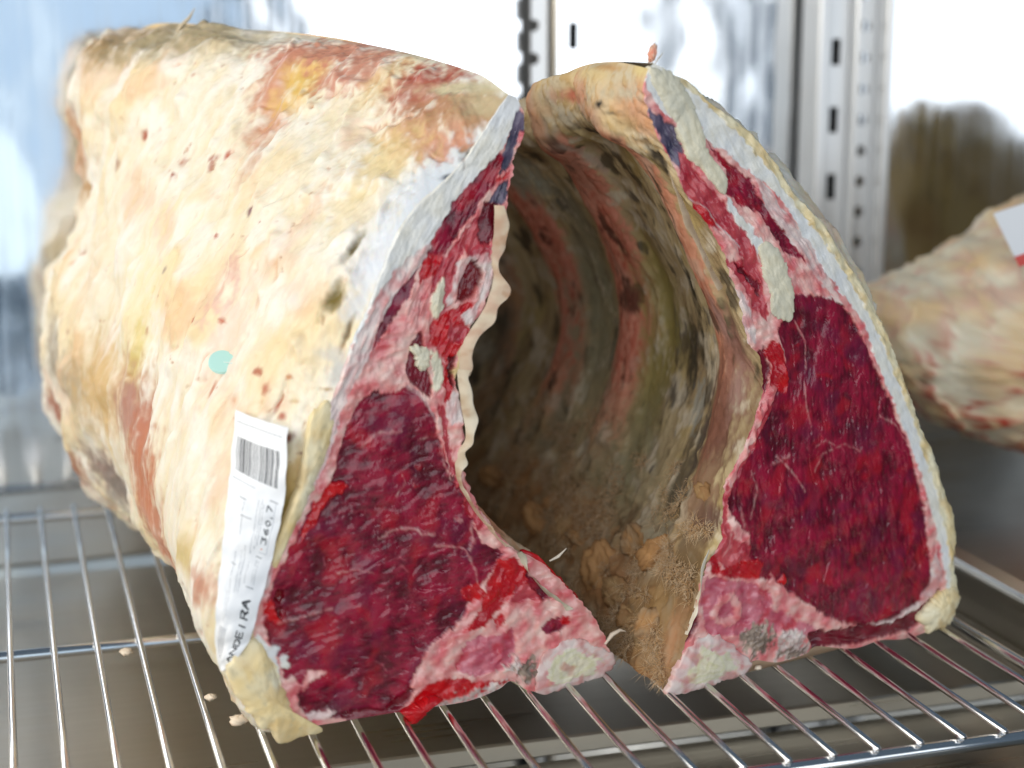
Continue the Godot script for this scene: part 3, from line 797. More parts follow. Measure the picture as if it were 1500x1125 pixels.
func left_section() -> void:
	var o := thing("beef_rib_section", "left dry-aged beef rib section, cream fat side towards the viewer, dark red cut face", "beef", L_AT)
	o.rotation_degrees.y = 13.6
	var left := P([-124.7, 9.3, -130, 27.1, -136.8, 47.9, -144.8, 66.6, -147.7, 82, -143.8, 96.1, -137.3, 111.7, -128.2, 129.1, -119, 148.6, -112.5, 164.3, -105, 184, -97.5, 201.6, -91.1, 215.3, -85, 231, -78, 247.5, -68.8, 264.2, -60.4, 283.9, -51.1, 303.5, -38.3, 318.9, -20.3, 333, -4, 346.9, 7.8, 361.5, 18.7, 375.4, 26.7, 384.2])
	var right := P([108.6, 3.6, 103.4, 19.2, 92.2, 40.4, 78.6, 57.1, 62.6, 73.9, 49.6, 86.7, 36.7, 94.2, 25.1, 102.9, 15.1, 115.7, 4.3, 130.7, -2.9, 147.2, -8.1, 163.2, -5.2, 175.8, -7, 193.4, -10.7, 210.9, -3.9, 227.3, 0.1, 243.9, 8.7, 253.7, 14.6, 268.1, 19.4, 286.7, 23.3, 305.3, 26.7, 325.9, 30.1, 342.4, 35.9, 358.6, 37.8, 371.7, 32, 382.5])
	var bottom := P([-124.7, 9.3, -105.9, 7.8, -78.5, 6.3, -52.6, 4.8, -26.1, 2.8, -1.3, 1.8, 18.9, 5.1, 29.1, 8.6, 44.7, -1.7, 71.1, -2.4, 92.7, -0.5, 108.6, 3.6])
	var nv := 430; var nu := 300
	var lf := ragged(left, nv, 1.0, 10.0); var rt := ragged(right, nv, 2.2, 70.0)
	var regions := [
		["w", P([23.4, 389.5, 38.7, 389.3, 32.5, 373.1, 25.3, 356.9, 15.7, 342.9, 5.3, 337.6, -1.8, 330.9, -12.6, 320.8, -18.7, 311, -26.7, 300, -34.1, 288.2, -46.1, 278.8, -57.5, 269.5, -66.8, 253.9, -75.9, 242.4, -82, 226.7, -87.6, 212.9, -101.4, 187.7, -115.1, 164.6, -129.1, 129.2, -138.4, 105.6, -156, 87.7, -96.3, 215.9, -40.9, 325.1]), 1.0],
		["l", P([-23, 301.8, -31.4, 288.8, -41.6, 276.4, -53.2, 263, -63.7, 249.5, -69.4, 233.6, -78.6, 218.1, -87.8, 202.6, -93.6, 182.6, -101.9, 167, -111.1, 149.5, -122.5, 132.4, -133.9, 113.3, -139.5, 97.4, -145.3, 90, -135.6, 126.1, -115.1, 164.6, -97.4, 207.8, -80.4, 238.8, -62, 271.8, -46, 286.9]), 1.1],
		["m", P([6.1, 338.2, -0.4, 331.8, -12.4, 321.1, -18.9, 311, -26.5, 299.2, -34.1, 284.6, -18, 290.1, -9.3, 301, 1.6, 312.8, 8.2, 321.9, 17.1, 331.1, 24.8, 347.9, 20.4, 349.9, 12.7, 343.6]), 1.0],
		["n", P([31.5, 373.2, 39.3, 371.6, 37.6, 363.6, 34.8, 359.9, 28.2, 343, 20.4, 334.7, 22.6, 346.1, 25.9, 356.4]), 1.2],
		["n", P([27, 333.5, 25.4, 321.1, 21.5, 317.5, 12.6, 319.8, 19.3, 329.1]), 1.2],
		["b", P([17.1, 332, 28.2, 339.2, 27, 335.4, 18.2, 331]), 1.0],
		["d", P([10.4, 319.9, 20.4, 317.5, 17, 302.3, 12.5, 292.9, 4.8, 297.3, 6, 312.5]), 1.1],
		["r", P([1.6, 309.9, 6, 312.5, 4.8, 297.3, 14.8, 292.8, 12.5, 281.3, -2.9, 282.4, -5, 294.1, -9.4, 282.4, -23.4, 283.3, -15.9, 289, -7.1, 300.9]), 1.1],
		["r", P([-30.2, 291.1, -20, 289.5, -11.7, 287.1, -7.7, 272.1, -14, 260.5, -26.6, 249.5, -38.8, 257.9, -35.5, 274.1]), 1.1],
		["p", P([-35.5, 274.1, -25.3, 278, -27.4, 270.8, -28.5, 262.6, -25.5, 252.2, -28.7, 243.2, -40.9, 250.7, -45, 252.9, -42.8, 261.9]), 1.1],
		["m", P([-35.4, 284.2, -43.6, 275.7, -50.8, 269.8, -63.1, 249, -67.4, 234.8, -59.2, 246.8, -53, 254.5, -44.8, 263.9, -37.6, 274.3]), 1.1],
		["b", P([-30.2, 290.2, -20, 288.6, -24.2, 277.9, -35.5, 274.1, -34.4, 283.2]), 1.1],
		["l", P([-7.6, 286.9, 11.4, 289.3, 16.7, 279.6, 13.5, 261.1, 6, 258.9, 1.7, 245.2, -3.6, 246.6, -7.8, 251.6, 4.9, 260.8, 7.1, 280.3, 1.9, 285.3, -3.4, 280.1, -14, 260.5, -18.2, 258.1]), 1.2],
		["o", P([1.9, 286.2, 7.7, 280.3, 6.6, 269.1, -1.4, 261.8, -10.4, 261.1, -7.7, 272.1, -3.4, 281]), 1.2],
		["b", P([-12, 257.5, -3.6, 259.7, 1.7, 258.3, -7.8, 251.6, -1.5, 245.4, -1.6, 234.1, -12.2, 226.7, -17.5, 224.8, -22.7, 230.5, -29.3, 239.5, -27.6, 248.7]), 1.0],
		["r", P([-16.2, 246.7, -2.6, 244.6, -2.6, 237.1, -12.2, 235.1, -17.4, 239.4]), 0.5],
		["c", P([-21.2, 276.8, -18.1, 273.8, -19.2, 260.9, -21.4, 254.6, -25.6, 251.3, -27.6, 257, -28.7, 264.4, -24.3, 270.6]), 1.3],
		["d", P([-33.9, 243.6, -41.1, 237.8, -45.4, 225.3, -44.4, 219.6, -39.4, 212.5, -29.2, 203, -27.1, 208.4, -29, 218, -32, 227.7, -32.9, 237.1]), 1.2],
		["c", P([-29.9, 233.1, -23.7, 230.6, -21.1, 224.7, -20.7, 212.4, -24, 205.2, -27.6, 208.5, -25.9, 219.6, -28.9, 225.5]), 1.4],
		["b", P([-20.6, 224.7, -15.4, 224.2, -13.4, 211.7, -14.6, 197.6, -18.3, 198, -19.7, 212.3]), 1.4],
		["o", P([-16.4, 227.1, -11.2, 227.5, -12.3, 216.3, -12.4, 206.8, -14.5, 210.8]), 1.4],
		["y", P([-9, 230.1, -1.6, 237.9, 1.6, 243.3, 0.5, 233.9, -2.7, 220.1, -3.9, 209.7, 1.4, 191, 1.3, 184.2, -4, 186.8, -8.1, 206.4, -12.3, 216.3]), 1.4],
		["l", P([-20.9, 192.6, -13.4, 206.9, -8.2, 201.6, -4, 186.8, -14.7, 185.6]), 1.4],
		["r", P([-24, 199.6, -18.4, 194.7, -14.8, 168.4, -9.2, 150.2, -0.6, 133.6, 11.6, 116.2, 4.2, 115.1, -7.4, 134.6, -14.9, 155.4, -19.5, 173.3]), 1.45],
		["m", P([-65.9, 211.6, -56.1, 208.5, -45.1, 212.9, -37.4, 208, -27.5, 194.7, -23.1, 179.8, -15.3, 153.8, -7.3, 141.2, 1.9, 117.6, 6.7, 105.8, 23.1, 96.4, 15, 86.4, 4, 76, -1.9, 66.7, -6.9, 58.5, -11.9, 53.5, -25.6, 47.5, -35.3, 38.9, -41.2, 28.8, -46.2, 18.5, -51.2, 3.2, -64.4, 4.7, -92.3, 8.9, -114.8, 14.6, -121.7, 23.1, -124, 33.7, -127.4, 39.6, -131.4, 52.5, -137.1, 66.4, -141, 78.2, -138.4, 93, -134.1, 104.9, -125.9, 118.3, -115.9, 133.5, -109, 147.1, -98.7, 154, -93.1, 165.8, -89.2, 182, -82.2, 197.8, -74.4, 208.1]), 0.12],
		["b", P([-97, 158.8, -89.6, 158.8, -83.2, 156.9, -89.7, 151.8, -96.2, 148.6, -102.7, 143.5, -107.2, 134.1, -112.5, 129.9, -118, 123.6, -115.7, 130.3, -110.1, 140.6, -106.8, 148.1]), 0.1],
		["o", P([-132.6, 97.6, -128, 97.4, -128.8, 90.2, -132.2, 91.9]), 0.1],
		["o", P([-133.5, 86.5, -128.3, 86.1, -129.1, 80, -133.1, 81.9]), 0.1],
		["b", P([-140.9, 91.2, -134.5, 93.4, -133.5, 86.5, -128, 77.5, -132.7, 77.3, -139.4, 83]), 0.1],
		["w", P([-132.2, 55.5, -128, 57, -124.7, 50.6, -127.2, 47.6, -130.6, 50]), 0.5],
		["w", P([-145.4, 74, -137.7, 65.1, -131.9, 63.5, -134.5, 55.9, -131.3, 47.3, -132, 41.7, -137.3, 40.4, -146, 55.9, -150.3, 65.8]), 0.5],
		["y", P([-139, 59.1, -132.4, 47.5, -130.4, 36.7, -126.1, 21.9, -122.8, 14.2, -136.9, 17.2, -143.2, 37]), 0.5],
		["p", P([-132.6, 41.8, -123.2, 42.2, -118.6, 36.6, -122.4, 30.4, -115.6, 16.1, -119.3, 13.4, -126.1, 23.1]), 0.5],
		["p", P([-118.7, 35.5, -113.7, 43.7, -103, 42.8, -104.2, 39.5, -112.7, 37.7, -116.4, 32.7]), 0.4],
		["l", P([-115.6, 16.1, -104.8, 17.3, -95.2, 14.1, -103.8, 10, -114.6, 11.8]), 0.1],
		["d", P([-92.8, 11.2, -78, 12.8, -63.1, 8.4, -45.2, 19.2, -41.4, 16, -53.1, 3.9, -70.7, 4.1, -88, 6]), 0.1],
		["b", P([18.1, 92.4, 30.1, 92.3, 41, 82.6, 44.5, 70.9, 32.9, 72.9, 24.7, 63.3, 7.2, 49.3, -8.6, 48.6, 4.6, 59.6, 10, 76.8]), 1.0],
		["b", P([-9.7, 77.8, 4.7, 80.2, 8.7, 71, 0.7, 67.6, -4.6, 69.7]), 0.6],
		["r", P([31.5, 73.2, 43.8, 72.3, 54.9, 60.5, 46.6, 58.2, 37, 61.1, 27.4, 61.6]), 1.0],
		["m", P([38.3, 83, 46.5, 75.5, 57.7, 61.2, 53.5, 59.5, 42.4, 71.3]), 1.0],
		["p", P([16.6, 58.6, 24.7, 62.1, 32.9, 61.9, 49.3, 61.4, 68.9, 49.2, 60.6, 39.5, 43.9, 37.6, 38.4, 28.6, 31.5, 33.7, 27.4, 40.7, 16.6, 45.2, 0.6, 45.7, -12.7, 38.5, -20.6, 30.3, -25.8, 22.8, -28.4, 23.3, -23.1, 33.2, -12.6, 43.3, 0.6, 48.1, 12.6, 52]), 0.7],
		["b", P([15.3, 54, 22, 56.4, 23.4, 50.1, 18, 46.1]), 0.8],
		["s", P([-4.7, 41.8, 4.6, 43.7, 17.9, 42.4, 28.8, 45.4, 32.2, 34.8, 31.5, 30, 27.4, 22, 17.9, 17.7, 7.1, 17.1, -8.9, 18.8, -11.4, 27.2]), 0.3],
		["k", P([17.9, 16.5, 27.4, 23.3, 34.3, 24.4, 35.6, 16.7, 30.2, 9, 19.2, 11.2]), 0.3],
		["p", P([46.6, 53.2, 53.5, 53.2, 73.9, 48.3, 74.7, 36.8, 60.6, 29.4, 52.2, 27.2, 44.6, 32.4, 45.2, 42.3]), 0.9],
		["m", P([55, 45.5, 67.6, 47, 71.1, 42.5, 67.6, 38.2, 60.6, 35.7, 53.6, 35.7, 50.8, 40]), 0.9],
		["b", P([66.1, 47.2, 72.5, 44.8, 71.8, 39.9, 67.6, 40]), 0.9],
		["g", P([35.6, 17.9, 45.3, 22.3, 48.1, 11.7, 47.4, 5.5, 38.4, 7.3, 32.9, 11]), 0.9],
		["b", P([-32.2, 19.7, -18.5, 19.2, -4.7, 16.9, 21.4, 13.9, 34.3, 13.7, 24, 8.7, 5.2, 6.5, -16.2, 6.8, -32.4, 3.7, -44.6, -5.6, -52.1, 3.4]), 0.3],
		["k", P([-26, 5.1, -1.3, 7.4, 21.4, 9.2, 30.2, 9.3, 21.4, 2.6, 3.7, 0.7, -26.1, -0.4]), 0.3],
		["p", P([-12.1, 23, 3.8, 17.5, 26.6, 17.5, 39.5, 9.3, 21.4, 10.6, -1.3, 14.8]), 0.3]
	]
	var veins := [
		["p", 2.2, P([-74.1, 178.9, -68.6, 183.3, -62, 186.5, -56.5, 184.9, -51, 184.2, -48.8, 184.9])],
		["p", 2.6, P([-64.3, 119.3, -57.6, 122.4, -48.6, 123.6, -38.5, 122.1, -36.3, 118.1, -27.2, 116.7])],
		["p", 1.8, P([-37.8, 177.5, -34.4, 178.1, -29.9, 178.5])],
		["p", 1.3, P([-48.1, 157.2, -46, 151.8, -52.8, 144.5])],
		["p", 2.2, P([-25, 108.9, -17.3, 107.7, -5.6, 103.4, -1.8, 96.8, 2.1, 87.8, 3.4, 79.2])],
		["p", 2.6, P([-0.3, 118.1, 0.9, 108.4, -1.7, 101.6])],
		["p", 1.8, P([-131.5, 78.2, -121, 78, -111.6, 79.1, -96, 80.9])],
		["p", 1.2, P([-93.1, 102.2, -78.6, 102.1, -69, 98.2])],
		["l", 2.2, P([-45.1, 211.9, -37.4, 207, -29.7, 198, -25.3, 187.2])],
		["p", 3.0, P([-15.8, 48.5, -25.6, 45.5, -32.2, 34.7, -40, 23])],
		["p", 1.5, P([-22, 177.6, -19.8, 162.8, -14.2, 149.5])],
		["b", 3.0, P([-39.1, 162.2, -35.8, 160.2])],
		["b", 2.6, P([-39.8, 149.4, -37, 148.5])],
		["b", 3.2, P([-59.1, 161.8, -56.9, 160])],
		["p", 4.0, P([-11, 123.7, -7.5, 122.2])],
		["d", 1.6, P([-3.5, 350.8, -4.7, 346.1, -4.2, 339.5])],
		["d", 1.2, P([-33.6, 265.8, -35.8, 257.7, -36.8, 253.1])]
	]
	cut_face(o, lf, rt, bottom, regions, veins, nu, nv, "p")
	var outer := [
		[0.0, P([108.6, 3.6, 32.3, 6.5, -45.5, 4.3, -124.7, 9.3, -136.4, 46.7, -147.2, 83.9, -132.9, 120.2, -116.1, 155.6, -101.6, 192, -86.2, 228, -69.3, 263.3, -53.2, 299.1, -27.1, 327.7, 1.7, 354, 26.7, 384.2])],
		[30.0, P([109, 0, 20, 0, -60, 0, -130, 2, -157, 40, -170, 85, -160, 125, -140, 165, -118, 210, -97, 255, -78, 293, -48, 330, -20, 357, 3, 381, 22, 396])],
		[150.0, P([115, 0, 30, 2, -50, 12, -110, 30, -134, 60, -150, 100, -152, 140, -143, 185, -128, 230, -108, 275, -86, 315, -63, 350, -40, 380, -20, 405, 5, 413])],
		[300.0, P([110, 0, 30, 3, -40, 14, -95, 35, -120, 62, -138, 100, -147, 145, -146, 190, -138, 240, -124, 285, -108, 325, -90, 365, -72, 398, -50, 416, -20, 423])],
		[450.0, P([100, 0, 30, 2, -30, 10, -85, 30, -114, 60, -134, 100, -143, 140, -137, 195, -119, 250, -99, 298, -101, 330, -104, 370, -100, 402, -80, 420, -50, 424])],
		[550.0, P([60, 10, 10, 12, -30, 20, -66, 38, -90, 68, -110, 105, -118, 145, -111, 188, -91, 240, -70, 290, -72, 325, -76, 370, -72, 400, -50, 415, -20, 418])],
		[590.0, P([40, 60, 20, 60, 0, 70, -30, 80, -45, 100, -60, 130, -70, 160, -60, 200, -45, 240, -30, 280, -30, 310, -30, 340, -30, 360, -20, 370, -10, 370])]
	]
	var no := 440
	var rev := bottom.duplicate(); rev.reverse()
	# edge of the skin: along the bottom from the chine to the corner, then up the left edge
	var e0 := along(rev, 94 ); var e1 := along(lf, no - 94)
	var edge := e0.slice(0, 94) + e1
	var stains := [
		[-138.0, 224.0, 222.0, 47.9, 75.7, Color(0.84, 0.72, 0.42), 0.45, 0.7],
		[-126.0, 273.0, 341.0, 28.6, 31.4, Color(0.82, 0.72, 0.5), 0.5, 0.6],
		[-142.0, 208.0, 356.0, 29.0, 27.8, Color(0.8, 0.66, 0.4), 0.6, 0.5],
		[-135.0, 244.0, 344.0, 26.1, 41.2, Color(0.78, 0.58, 0.4), 0.5, 0.6],
		[-145.0, 186.0, 214.0, 10.6, 68.0, Color(0.655, 0.515, 0.14), 0.75, 0.33],
		[15.0, 373.0, 4.0, 7.8, 16.7, Color(0.66, 0.67, 0.68), 0.9, 0.2],
		[-4.0, 352.0, 4.0, 18.9, 18.8, Color(0.68, 0.7, 0.72), 0.95, 0.2],
		[-24.0, 334.0, 4.0, 27.1, 17.6, Color(0.68, 0.71, 0.74), 0.95, 0.2],
		[-39.0, 319.0, 4.0, 27.0, 18.6, Color(0.68, 0.71, 0.75), 0.95, 0.2],
		[-52.0, 304.0, 4.0, 20.7, 18.5, Color(0.68, 0.71, 0.75), 0.95, 0.2],
		[-62.0, 285.0, 4.0, 16.5, 18.5, Color(0.68, 0.7, 0.74), 0.9, 0.2],
		[-71.0, 266.0, 4.0, 9.2, 16.3, Color(0.7, 0.7, 0.7), 0.8, 0.3],
		[-2.0, 350.0, 0.0, 3.9, 6.5, Color(0.1, 0.08, 0.05), 0.95, 0.4],
		[-4.0, 352.0, 4.0, 3.1, 4.9, Color(0.22, 0.15, 0.07), 0.9, 0.4],
		[-18.0, 336.0, 0.0, 3.1, 2.4, Color(0.06, 0.07, 0.09), 0.9, 0.5],
		[-89.0, 414.0, 432.0, 95.8, 24.3, Color(0.435, 0.27, 0.112), 1, 0.25],
		[-90.0, 327.0, 503.0, 44.6, 49.6, Color(0.51, 0.27, 0.135), 1, 0.25],
		[-69.0, 414.0, 344.0, 127.6, 16.0, Color(0.39, 0.315, 0.18), 0.8999999999999999, 0.25],
		[-36.0, 404.0, 194.0, 19.0, 16.3, Color(0.561, 0.23, 0.136), 0.9, 0.4],
		[-48.0, 385.0, 186.0, 21.2, 21.1, Color(0.578, 0.255, 0.153), 0.9, 0.4],
		[-60.0, 361.0, 170.0, 18.6, 20.8, Color(0.595, 0.289, 0.17), 0.85, 0.4],
		[-74.0, 336.0, 158.0, 8.5, 18.2, Color(0.595, 0.357, 0.221), 0.65, 0.4],
		[-37.0, 392.0, 166.0, 23.3, 27.6, Color(0.714, 0.468, 0.119), 0.9, 0.4],
		[-29.0, 400.0, 162.0, 21.0, 12.3, Color(0.722, 0.468, 0.136), 0.75, 0.4],
		[-17.0, 409.0, 162.0, 70.2, 11.1, Color(0.561, 0.238, 0.153), 0.85, 0.48],
		[-24.0, 394.0, 131.0, 29.7, 13.2, Color(0.527, 0.187, 0.119), 0.75, 0.6400000000000001],
		[-14.0, 399.0, 115.0, 29.4, 11.9, Color(0.561, 0.255, 0.17), 0.7000000000000001, 0.6400000000000001],
		[-14.0, 390.0, 91.0, 15.6, 23.4, Color(0.68, 0.493, 0.238), 0.75, 0.4],
		[-2.0, 388.0, 55.0, 34.8, 18.3, Color(0.391, 0.085, 0.051), 1.0, 0.48],
		[-17.0, 363.0, 36.0, 25.6, 14.6, Color(0.561, 0.255, 0.136), 0.85, 0.5599999999999999],
		[-4.0, 373.0, 28.0, 42.6, 12.3, Color(0.476, 0.221, 0.119), 0.9500000000000001, 0.5599999999999999],
		[6.0, 369.0, 12.0, 35.9, 14.5, Color(0.459, 0.255, 0.128), 0.9, 0.5599999999999999],
		[-14.0, 354.0, 16.0, 21.1, 11.1, Color(0.561, 0.238, 0.136), 0.75, 0.6400000000000001],
		[12.0, 387.0, 28.0, 42.8, 5.0, Color(0.578, 0.493, 0.306), 0.9500000000000001, 0.32000000000000006],
		[17.0, 378.0, 8.0, 16.9, 10.0, Color(0.527, 0.408, 0.238), 0.85, 0.32000000000000006],
		[-36.0, 347.0, 44.0, 27.8, 22.5, Color(0.697, 0.527, 0.238), 0.65, 0.48],
		[-73.0, 315.0, 71.0, 8.0, 22.7, Color(0.72, 0.48, 0.34), 0.5, 0.8],
		[-59.0, 320.0, 36.0, 31.7, 22.2, Color(0.8, 0.66, 0.4), 0.4, 0.6],
		[-145.0, 173.0, 404.0, 42.6, 38.0, Color(0.437, 0.374, 0.281), 0.95, 0.33],
		[-147.0, 164.0, 333.0, 46.9, 29.7, Color(0.39, 0.335, 0.25), 0.75, 0.33],
		[-142.0, 124.0, 440.0, 23.7, 23.1, Color(0.328, 0.101, 0.055), 1.0, 0.33],
		[-126.0, 94.0, 495.0, 21.2, 13.0, Color(0.312, 0.062, 0.031), 1.0, 0.33],
		[-143.0, 118.0, 400.0, 19.8, 6.4, Color(0.624, 0.281, 0.078), 1.0, 0.275],
		[-148.0, 171.0, 277.0, 75.2, 47.5, Color(0.624, 0.421, 0.187), 0.9, 0.275],
		[-148.0, 166.0, 218.0, 31.7, 38.0, Color(0.468, 0.25, 0.187), 0.95, 0.33],
		[-150.0, 154.0, 190.0, 19.8, 52.2, Color(0.437, 0.156, 0.094), 0.95, 0.385],
		[-136.0, 97.0, 329.0, 41.2, 21.7, Color(0.281, 0.187, 0.156), 0.95, 0.385],
		[-129.0, 79.0, 325.0, 35.0, 21.8, Color(0.265, 0.218, 0.187), 1.0, 0.33],
		[-132.0, 86.0, 400.0, 33.3, 19.3, Color(0.359, 0.172, 0.109), 0.85, 0.33],
		[-149.0, 113.0, 186.0, 42.7, 59.9, Color(0.515, 0.203, 0.109), 1.0, 0.385],
		[-140.0, 80.0, 174.0, 42.7, 33.0, Color(0.546, 0.25, 0.156), 1.0, 0.385],
		[-166.0, 106.0, 71.0, 18.1, 13.6, Color(0.624, 0.484, 0.234), 0.95, 0.22000000000000003],
		[-169.0, 97.0, 36.0, 22.6, 14.5, Color(0.546, 0.281, 0.187), 0.95, 0.33],
		[-94.0, 297.0, 475.0, 32.0, 13.7, Color(0.465, 0.285, 0.135), 0.8999999999999999, 0.25],
		[-112.0, 260.0, 123.0, 9.9, 25.9, Color(0.7, 0.4, 0.3), 0.65, 0.7],
		[-106.0, 271.0, 119.0, 6.6, 17.6, Color(0.66, 0.34, 0.26), 0.5, 0.7],
		[-121.0, 232.0, 99.0, 21.9, 40.4, Color(0.76, 0.56, 0.48), 0.4, 0.7],
		[-88.0, 224.0, 0.0, 9.1, 13.0, Color(0.5, 0.48, 0.44), 0.85, 0.3],
		[-90.0, 235.0, 8.0, 7.7, 5.6, Color(0.6, 0.56, 0.5), 0.6, 0.4],
		[-123.0, 149.0, 4.0, 7.6, 27.1, Color(0.58, 0.42, 0.09), 0.9, 0.4],
		[-130.0, 126.0, 0.0, 7.6, 18.4, Color(0.56, 0.4, 0.1), 0.85, 0.4],
		[-139.0, 107.0, 0.0, 6.9, 14.1, Color(0.5, 0.4, 0.14), 0.8, 0.5],
		[-115.0, 168.0, 4.0, 4.6, 25.0, Color(0.62, 0.4, 0.16), 0.7, 0.5],
		[-145.0, 61.0, 4.0, 4.6, 5.7, Color(0.05, 0.06, 0.04), 0.95, 0.3],
		[-143.0, 54.0, 4.0, 6.2, 4.1, Color(0.06, 0.06, 0.04), 0.9, 0.3],
		[-147.0, 81.0, 0.0, 3.8, 6.4, Color(0.1, 0.12, 0.08), 0.8, 0.4],
		[-151.0, 36.0, 20.0, 27.4, 5.8, Color(0.66, 0.48, 0.18), 0.6, 0.6],
		[-158.0, 63.0, 16.0, 20.8, 21.9, Color(0.8, 0.68, 0.4), 0.5, 0.5],
		[-99.0, 349.0, 313.0, 3.8, 4.0, Color(0.4, 0.1, 0.05), 0.85, 0.6],
		[-110.0, 325.0, 341.0, 3.8, 7.1, Color(0.3, 0.1, 0.07), 0.7, 0.6],
		[-101.0, 324.0, 246.0, 4.5, 4.3, Color(0.32, 0.07, 0.04), 0.9, 0.6],
		[-95.0, 334.0, 246.0, 5.4, 3.8, Color(0.44, 0.13, 0.06), 0.8, 0.8],
		[-86.0, 335.0, 206.0, 6.2, 5.1, Color(0.34, 0.06, 0.03), 0.95, 0.7],
		[-80.0, 340.0, 190.0, 4.4, 3.7, Color(0.46, 0.11, 0.05), 0.9, 0.6],
		[-102.0, 290.0, 158.0, 4.3, 2.7, Color(0.44, 0.09, 0.05), 0.9, 0.7],
		[-87.0, 308.0, 131.0, 2.5, 4.0, Color(0.22, 0.1, 0.1), 0.9, 0.4],
		[-88.0, 302.0, 115.0, 1.6, 1.7, Color(0.4, 0.1, 0.05), 0.8, 0.4],
		[-122.0, 263.0, 202.0, 3.5, 2.8, Color(0.3, 0.18, 0.13), 0.7, 0.5],
		[-143.0, 199.0, 360.0, 3.9, 2.6, Color(0.36, 0.16, 0.08), 0.8, 0.4],
		[-137.0, 223.0, 206.0, 1.8, 4.2, Color(0.5, 0.25, 0.12), 0.7, 0.5],
		[-71.0, 390.0, 273.0, 3.7, 1.9, Color(0.46, 0.17, 0.08), 0.7, 0.5],
		[-133.0, 203.0, 95.0, 2.4, 5.1, Color(0.48, 0.13, 0.05), 0.8, 0.5],
		[-124.0, 237.0, 139.0, 3.3, 4.0, Color(0.44, 0.12, 0.07), 0.85, 0.8],
		[-118.0, 242.0, 111.0, 5.7, 1.7, Color(0.5, 0.14, 0.07), 0.85, 0.6],
		[-120.0, 245.0, 135.0, 2.5, 2.2, Color(0.5, 0.2, 0.1), 0.6, 0.5],
		[-118.0, 219.0, 48.0, 5.5, 2.9, Color(0.42, 0.12, 0.05), 0.85, 0.8],
		[-119.0, 212.0, 36.0, 3.1, 4.9, Color(0.44, 0.11, 0.05), 0.9, 0.6],
		[-118.0, 204.0, 24.0, 1.5, 5.7, Color(0.42, 0.12, 0.06), 0.9, 0.5],
		[-117.0, 198.0, 20.0, 2.3, 2.8, Color(0.42, 0.12, 0.06), 0.9, 0.5],
		[-115.0, 186.0, 12.0, 3.1, 3.6, Color(0.3, 0.1, 0.05), 0.9, 0.4],
		[-110.0, 220.0, 24.0, 2.3, 1.6, Color(0.5, 0.2, 0.08), 0.8, 0.5],
		[-110.0, 207.0, 16.0, 3.1, 1.4, Color(0.55, 0.35, 0.15), 0.6, 0.5],
		[-71.0, 294.0, 20.0, 3.1, 12.1, Color(0.15, 0.11, 0.035), 0.98, 0.35],
		[-82.0, 267.0, 16.0, 5.4, 15.3, Color(0.2, 0.145, 0.035), 0.98, 0.35],
		[-75.0, 287.0, 20.0, 6.9, 6.5, Color(0.62, 0.56, 0.46), 0.5, 0.8],
		[-81.0, 247.0, 4.0, 1.5, 11.9, Color(0.22, 0.15, 0.07), 0.9, 0.4],
		[-88.0, 254.0, 16.0, 1.5, 4.0, Color(0.4, 0.25, 0.12), 0.8, 0.5],
		[-95.0, 215.0, 4.0, 5.3, 1.6, Color(0.36, 0.22, 0.08), 0.8, 0.5],
		[-111.0, 178.0, 4.0, 3.1, 1.6, Color(0.22, 0.07, 0.05), 0.9, 0.4],
		[-117.0, 154.0, 0.0, 2.3, 2.0, Color(0.32, 0.16, 0.09), 0.8, 0.4],
		[-103.0, 189.0, 0.0, 2.3, 18.4, Color(0.6, 0.04, 0.05), 0.7, 0.5]
	]
	var dents := [
		[-71.0, 294.0, 20.0, 3.0, 13.4, -3.5],
		[-82.0, 267.0, 16.0, 6.0, 17.0, -4.0],
		[-81.0, 247.0, 4.0, 2.5, 12.1, -2.0],
		[-60.0, 365.0, 178.0, 10.1, 61.6, -4.5],
		[-38.0, 399.0, 190.0, 9.1, 27.7, 3.5],
		[-101.0, 294.0, 447.0, 32.4, 13.1, -7.0],
		[-19.0, 378.0, 79.0, 8.5, 38.7, -3.0],
		[-40.0, 375.0, 139.0, 9.9, 46.8, 2.5],
		[-123.0, 149.0, 4.0, 6.9, 42.2, -5.0],
		[-113.0, 172.0, 4.0, 6.9, 48.2, 4.0],
		[-123.0, 236.0, 131.0, 10.8, 32.8, 2.5],
		[-147.0, 173.0, 186.0, 13.6, 48.0, -3.5],
		[-118.0, 204.0, 24.0, 2.5, 24.3, -1.5],
		[-129.0, 209.0, 79.0, 20.8, 37.9, 2.0],
		[-4.0, 367.0, 20.0, 20.4, 12.4, 2.5],
		[-5.0, 383.0, 51.0, 18.8, 19.0, -2.0]
	]
	var skin := fat_skin(o, outer, 590.0, no, 380, edge, stains, dents, "fat_side", true)
	var inner := [
		[0.0, along(right, 11)],
		[150.0, P([115, 0, 88, 35, 60, 70, 35, 105, 20, 140, 10, 175, 2, 210, -3, 250, -2, 290, 0, 330, 2, 370, 5, 413])],
		[300.0, P([110, 0, 84, 35, 55, 70, 28, 105, 8, 140, -6, 175, -18, 215, -25, 255, -30, 300, -32, 340, -30, 380, -20, 423])],
		[450.0, P([100, 0, 70, 35, 40, 70, 10, 105, -10, 140, -24, 175, -35, 215, -42, 255, -48, 300, -50, 340, -52, 380, -50, 424])],
		[590.0, P([40, 60, 30, 85, 20, 110, 10, 140, 0, 170, -5, 200, -8, 230, -10, 260, -12, 290, -12, 320, -12, 345, -10, 370])],
	]
	var ni := 160
	var wall := inner_wall(o, inner, 590.0, ni, 150, along(rt, ni), [[40.0, 50.0, 18.0, 5.0, .8], [150.0, 130.0, 18.0, 5.0, .8], [260.0, 230.0, 18.0, 5.0, .8], [360.0, 330.0, 18.0, 5.0, .8]], [], false)
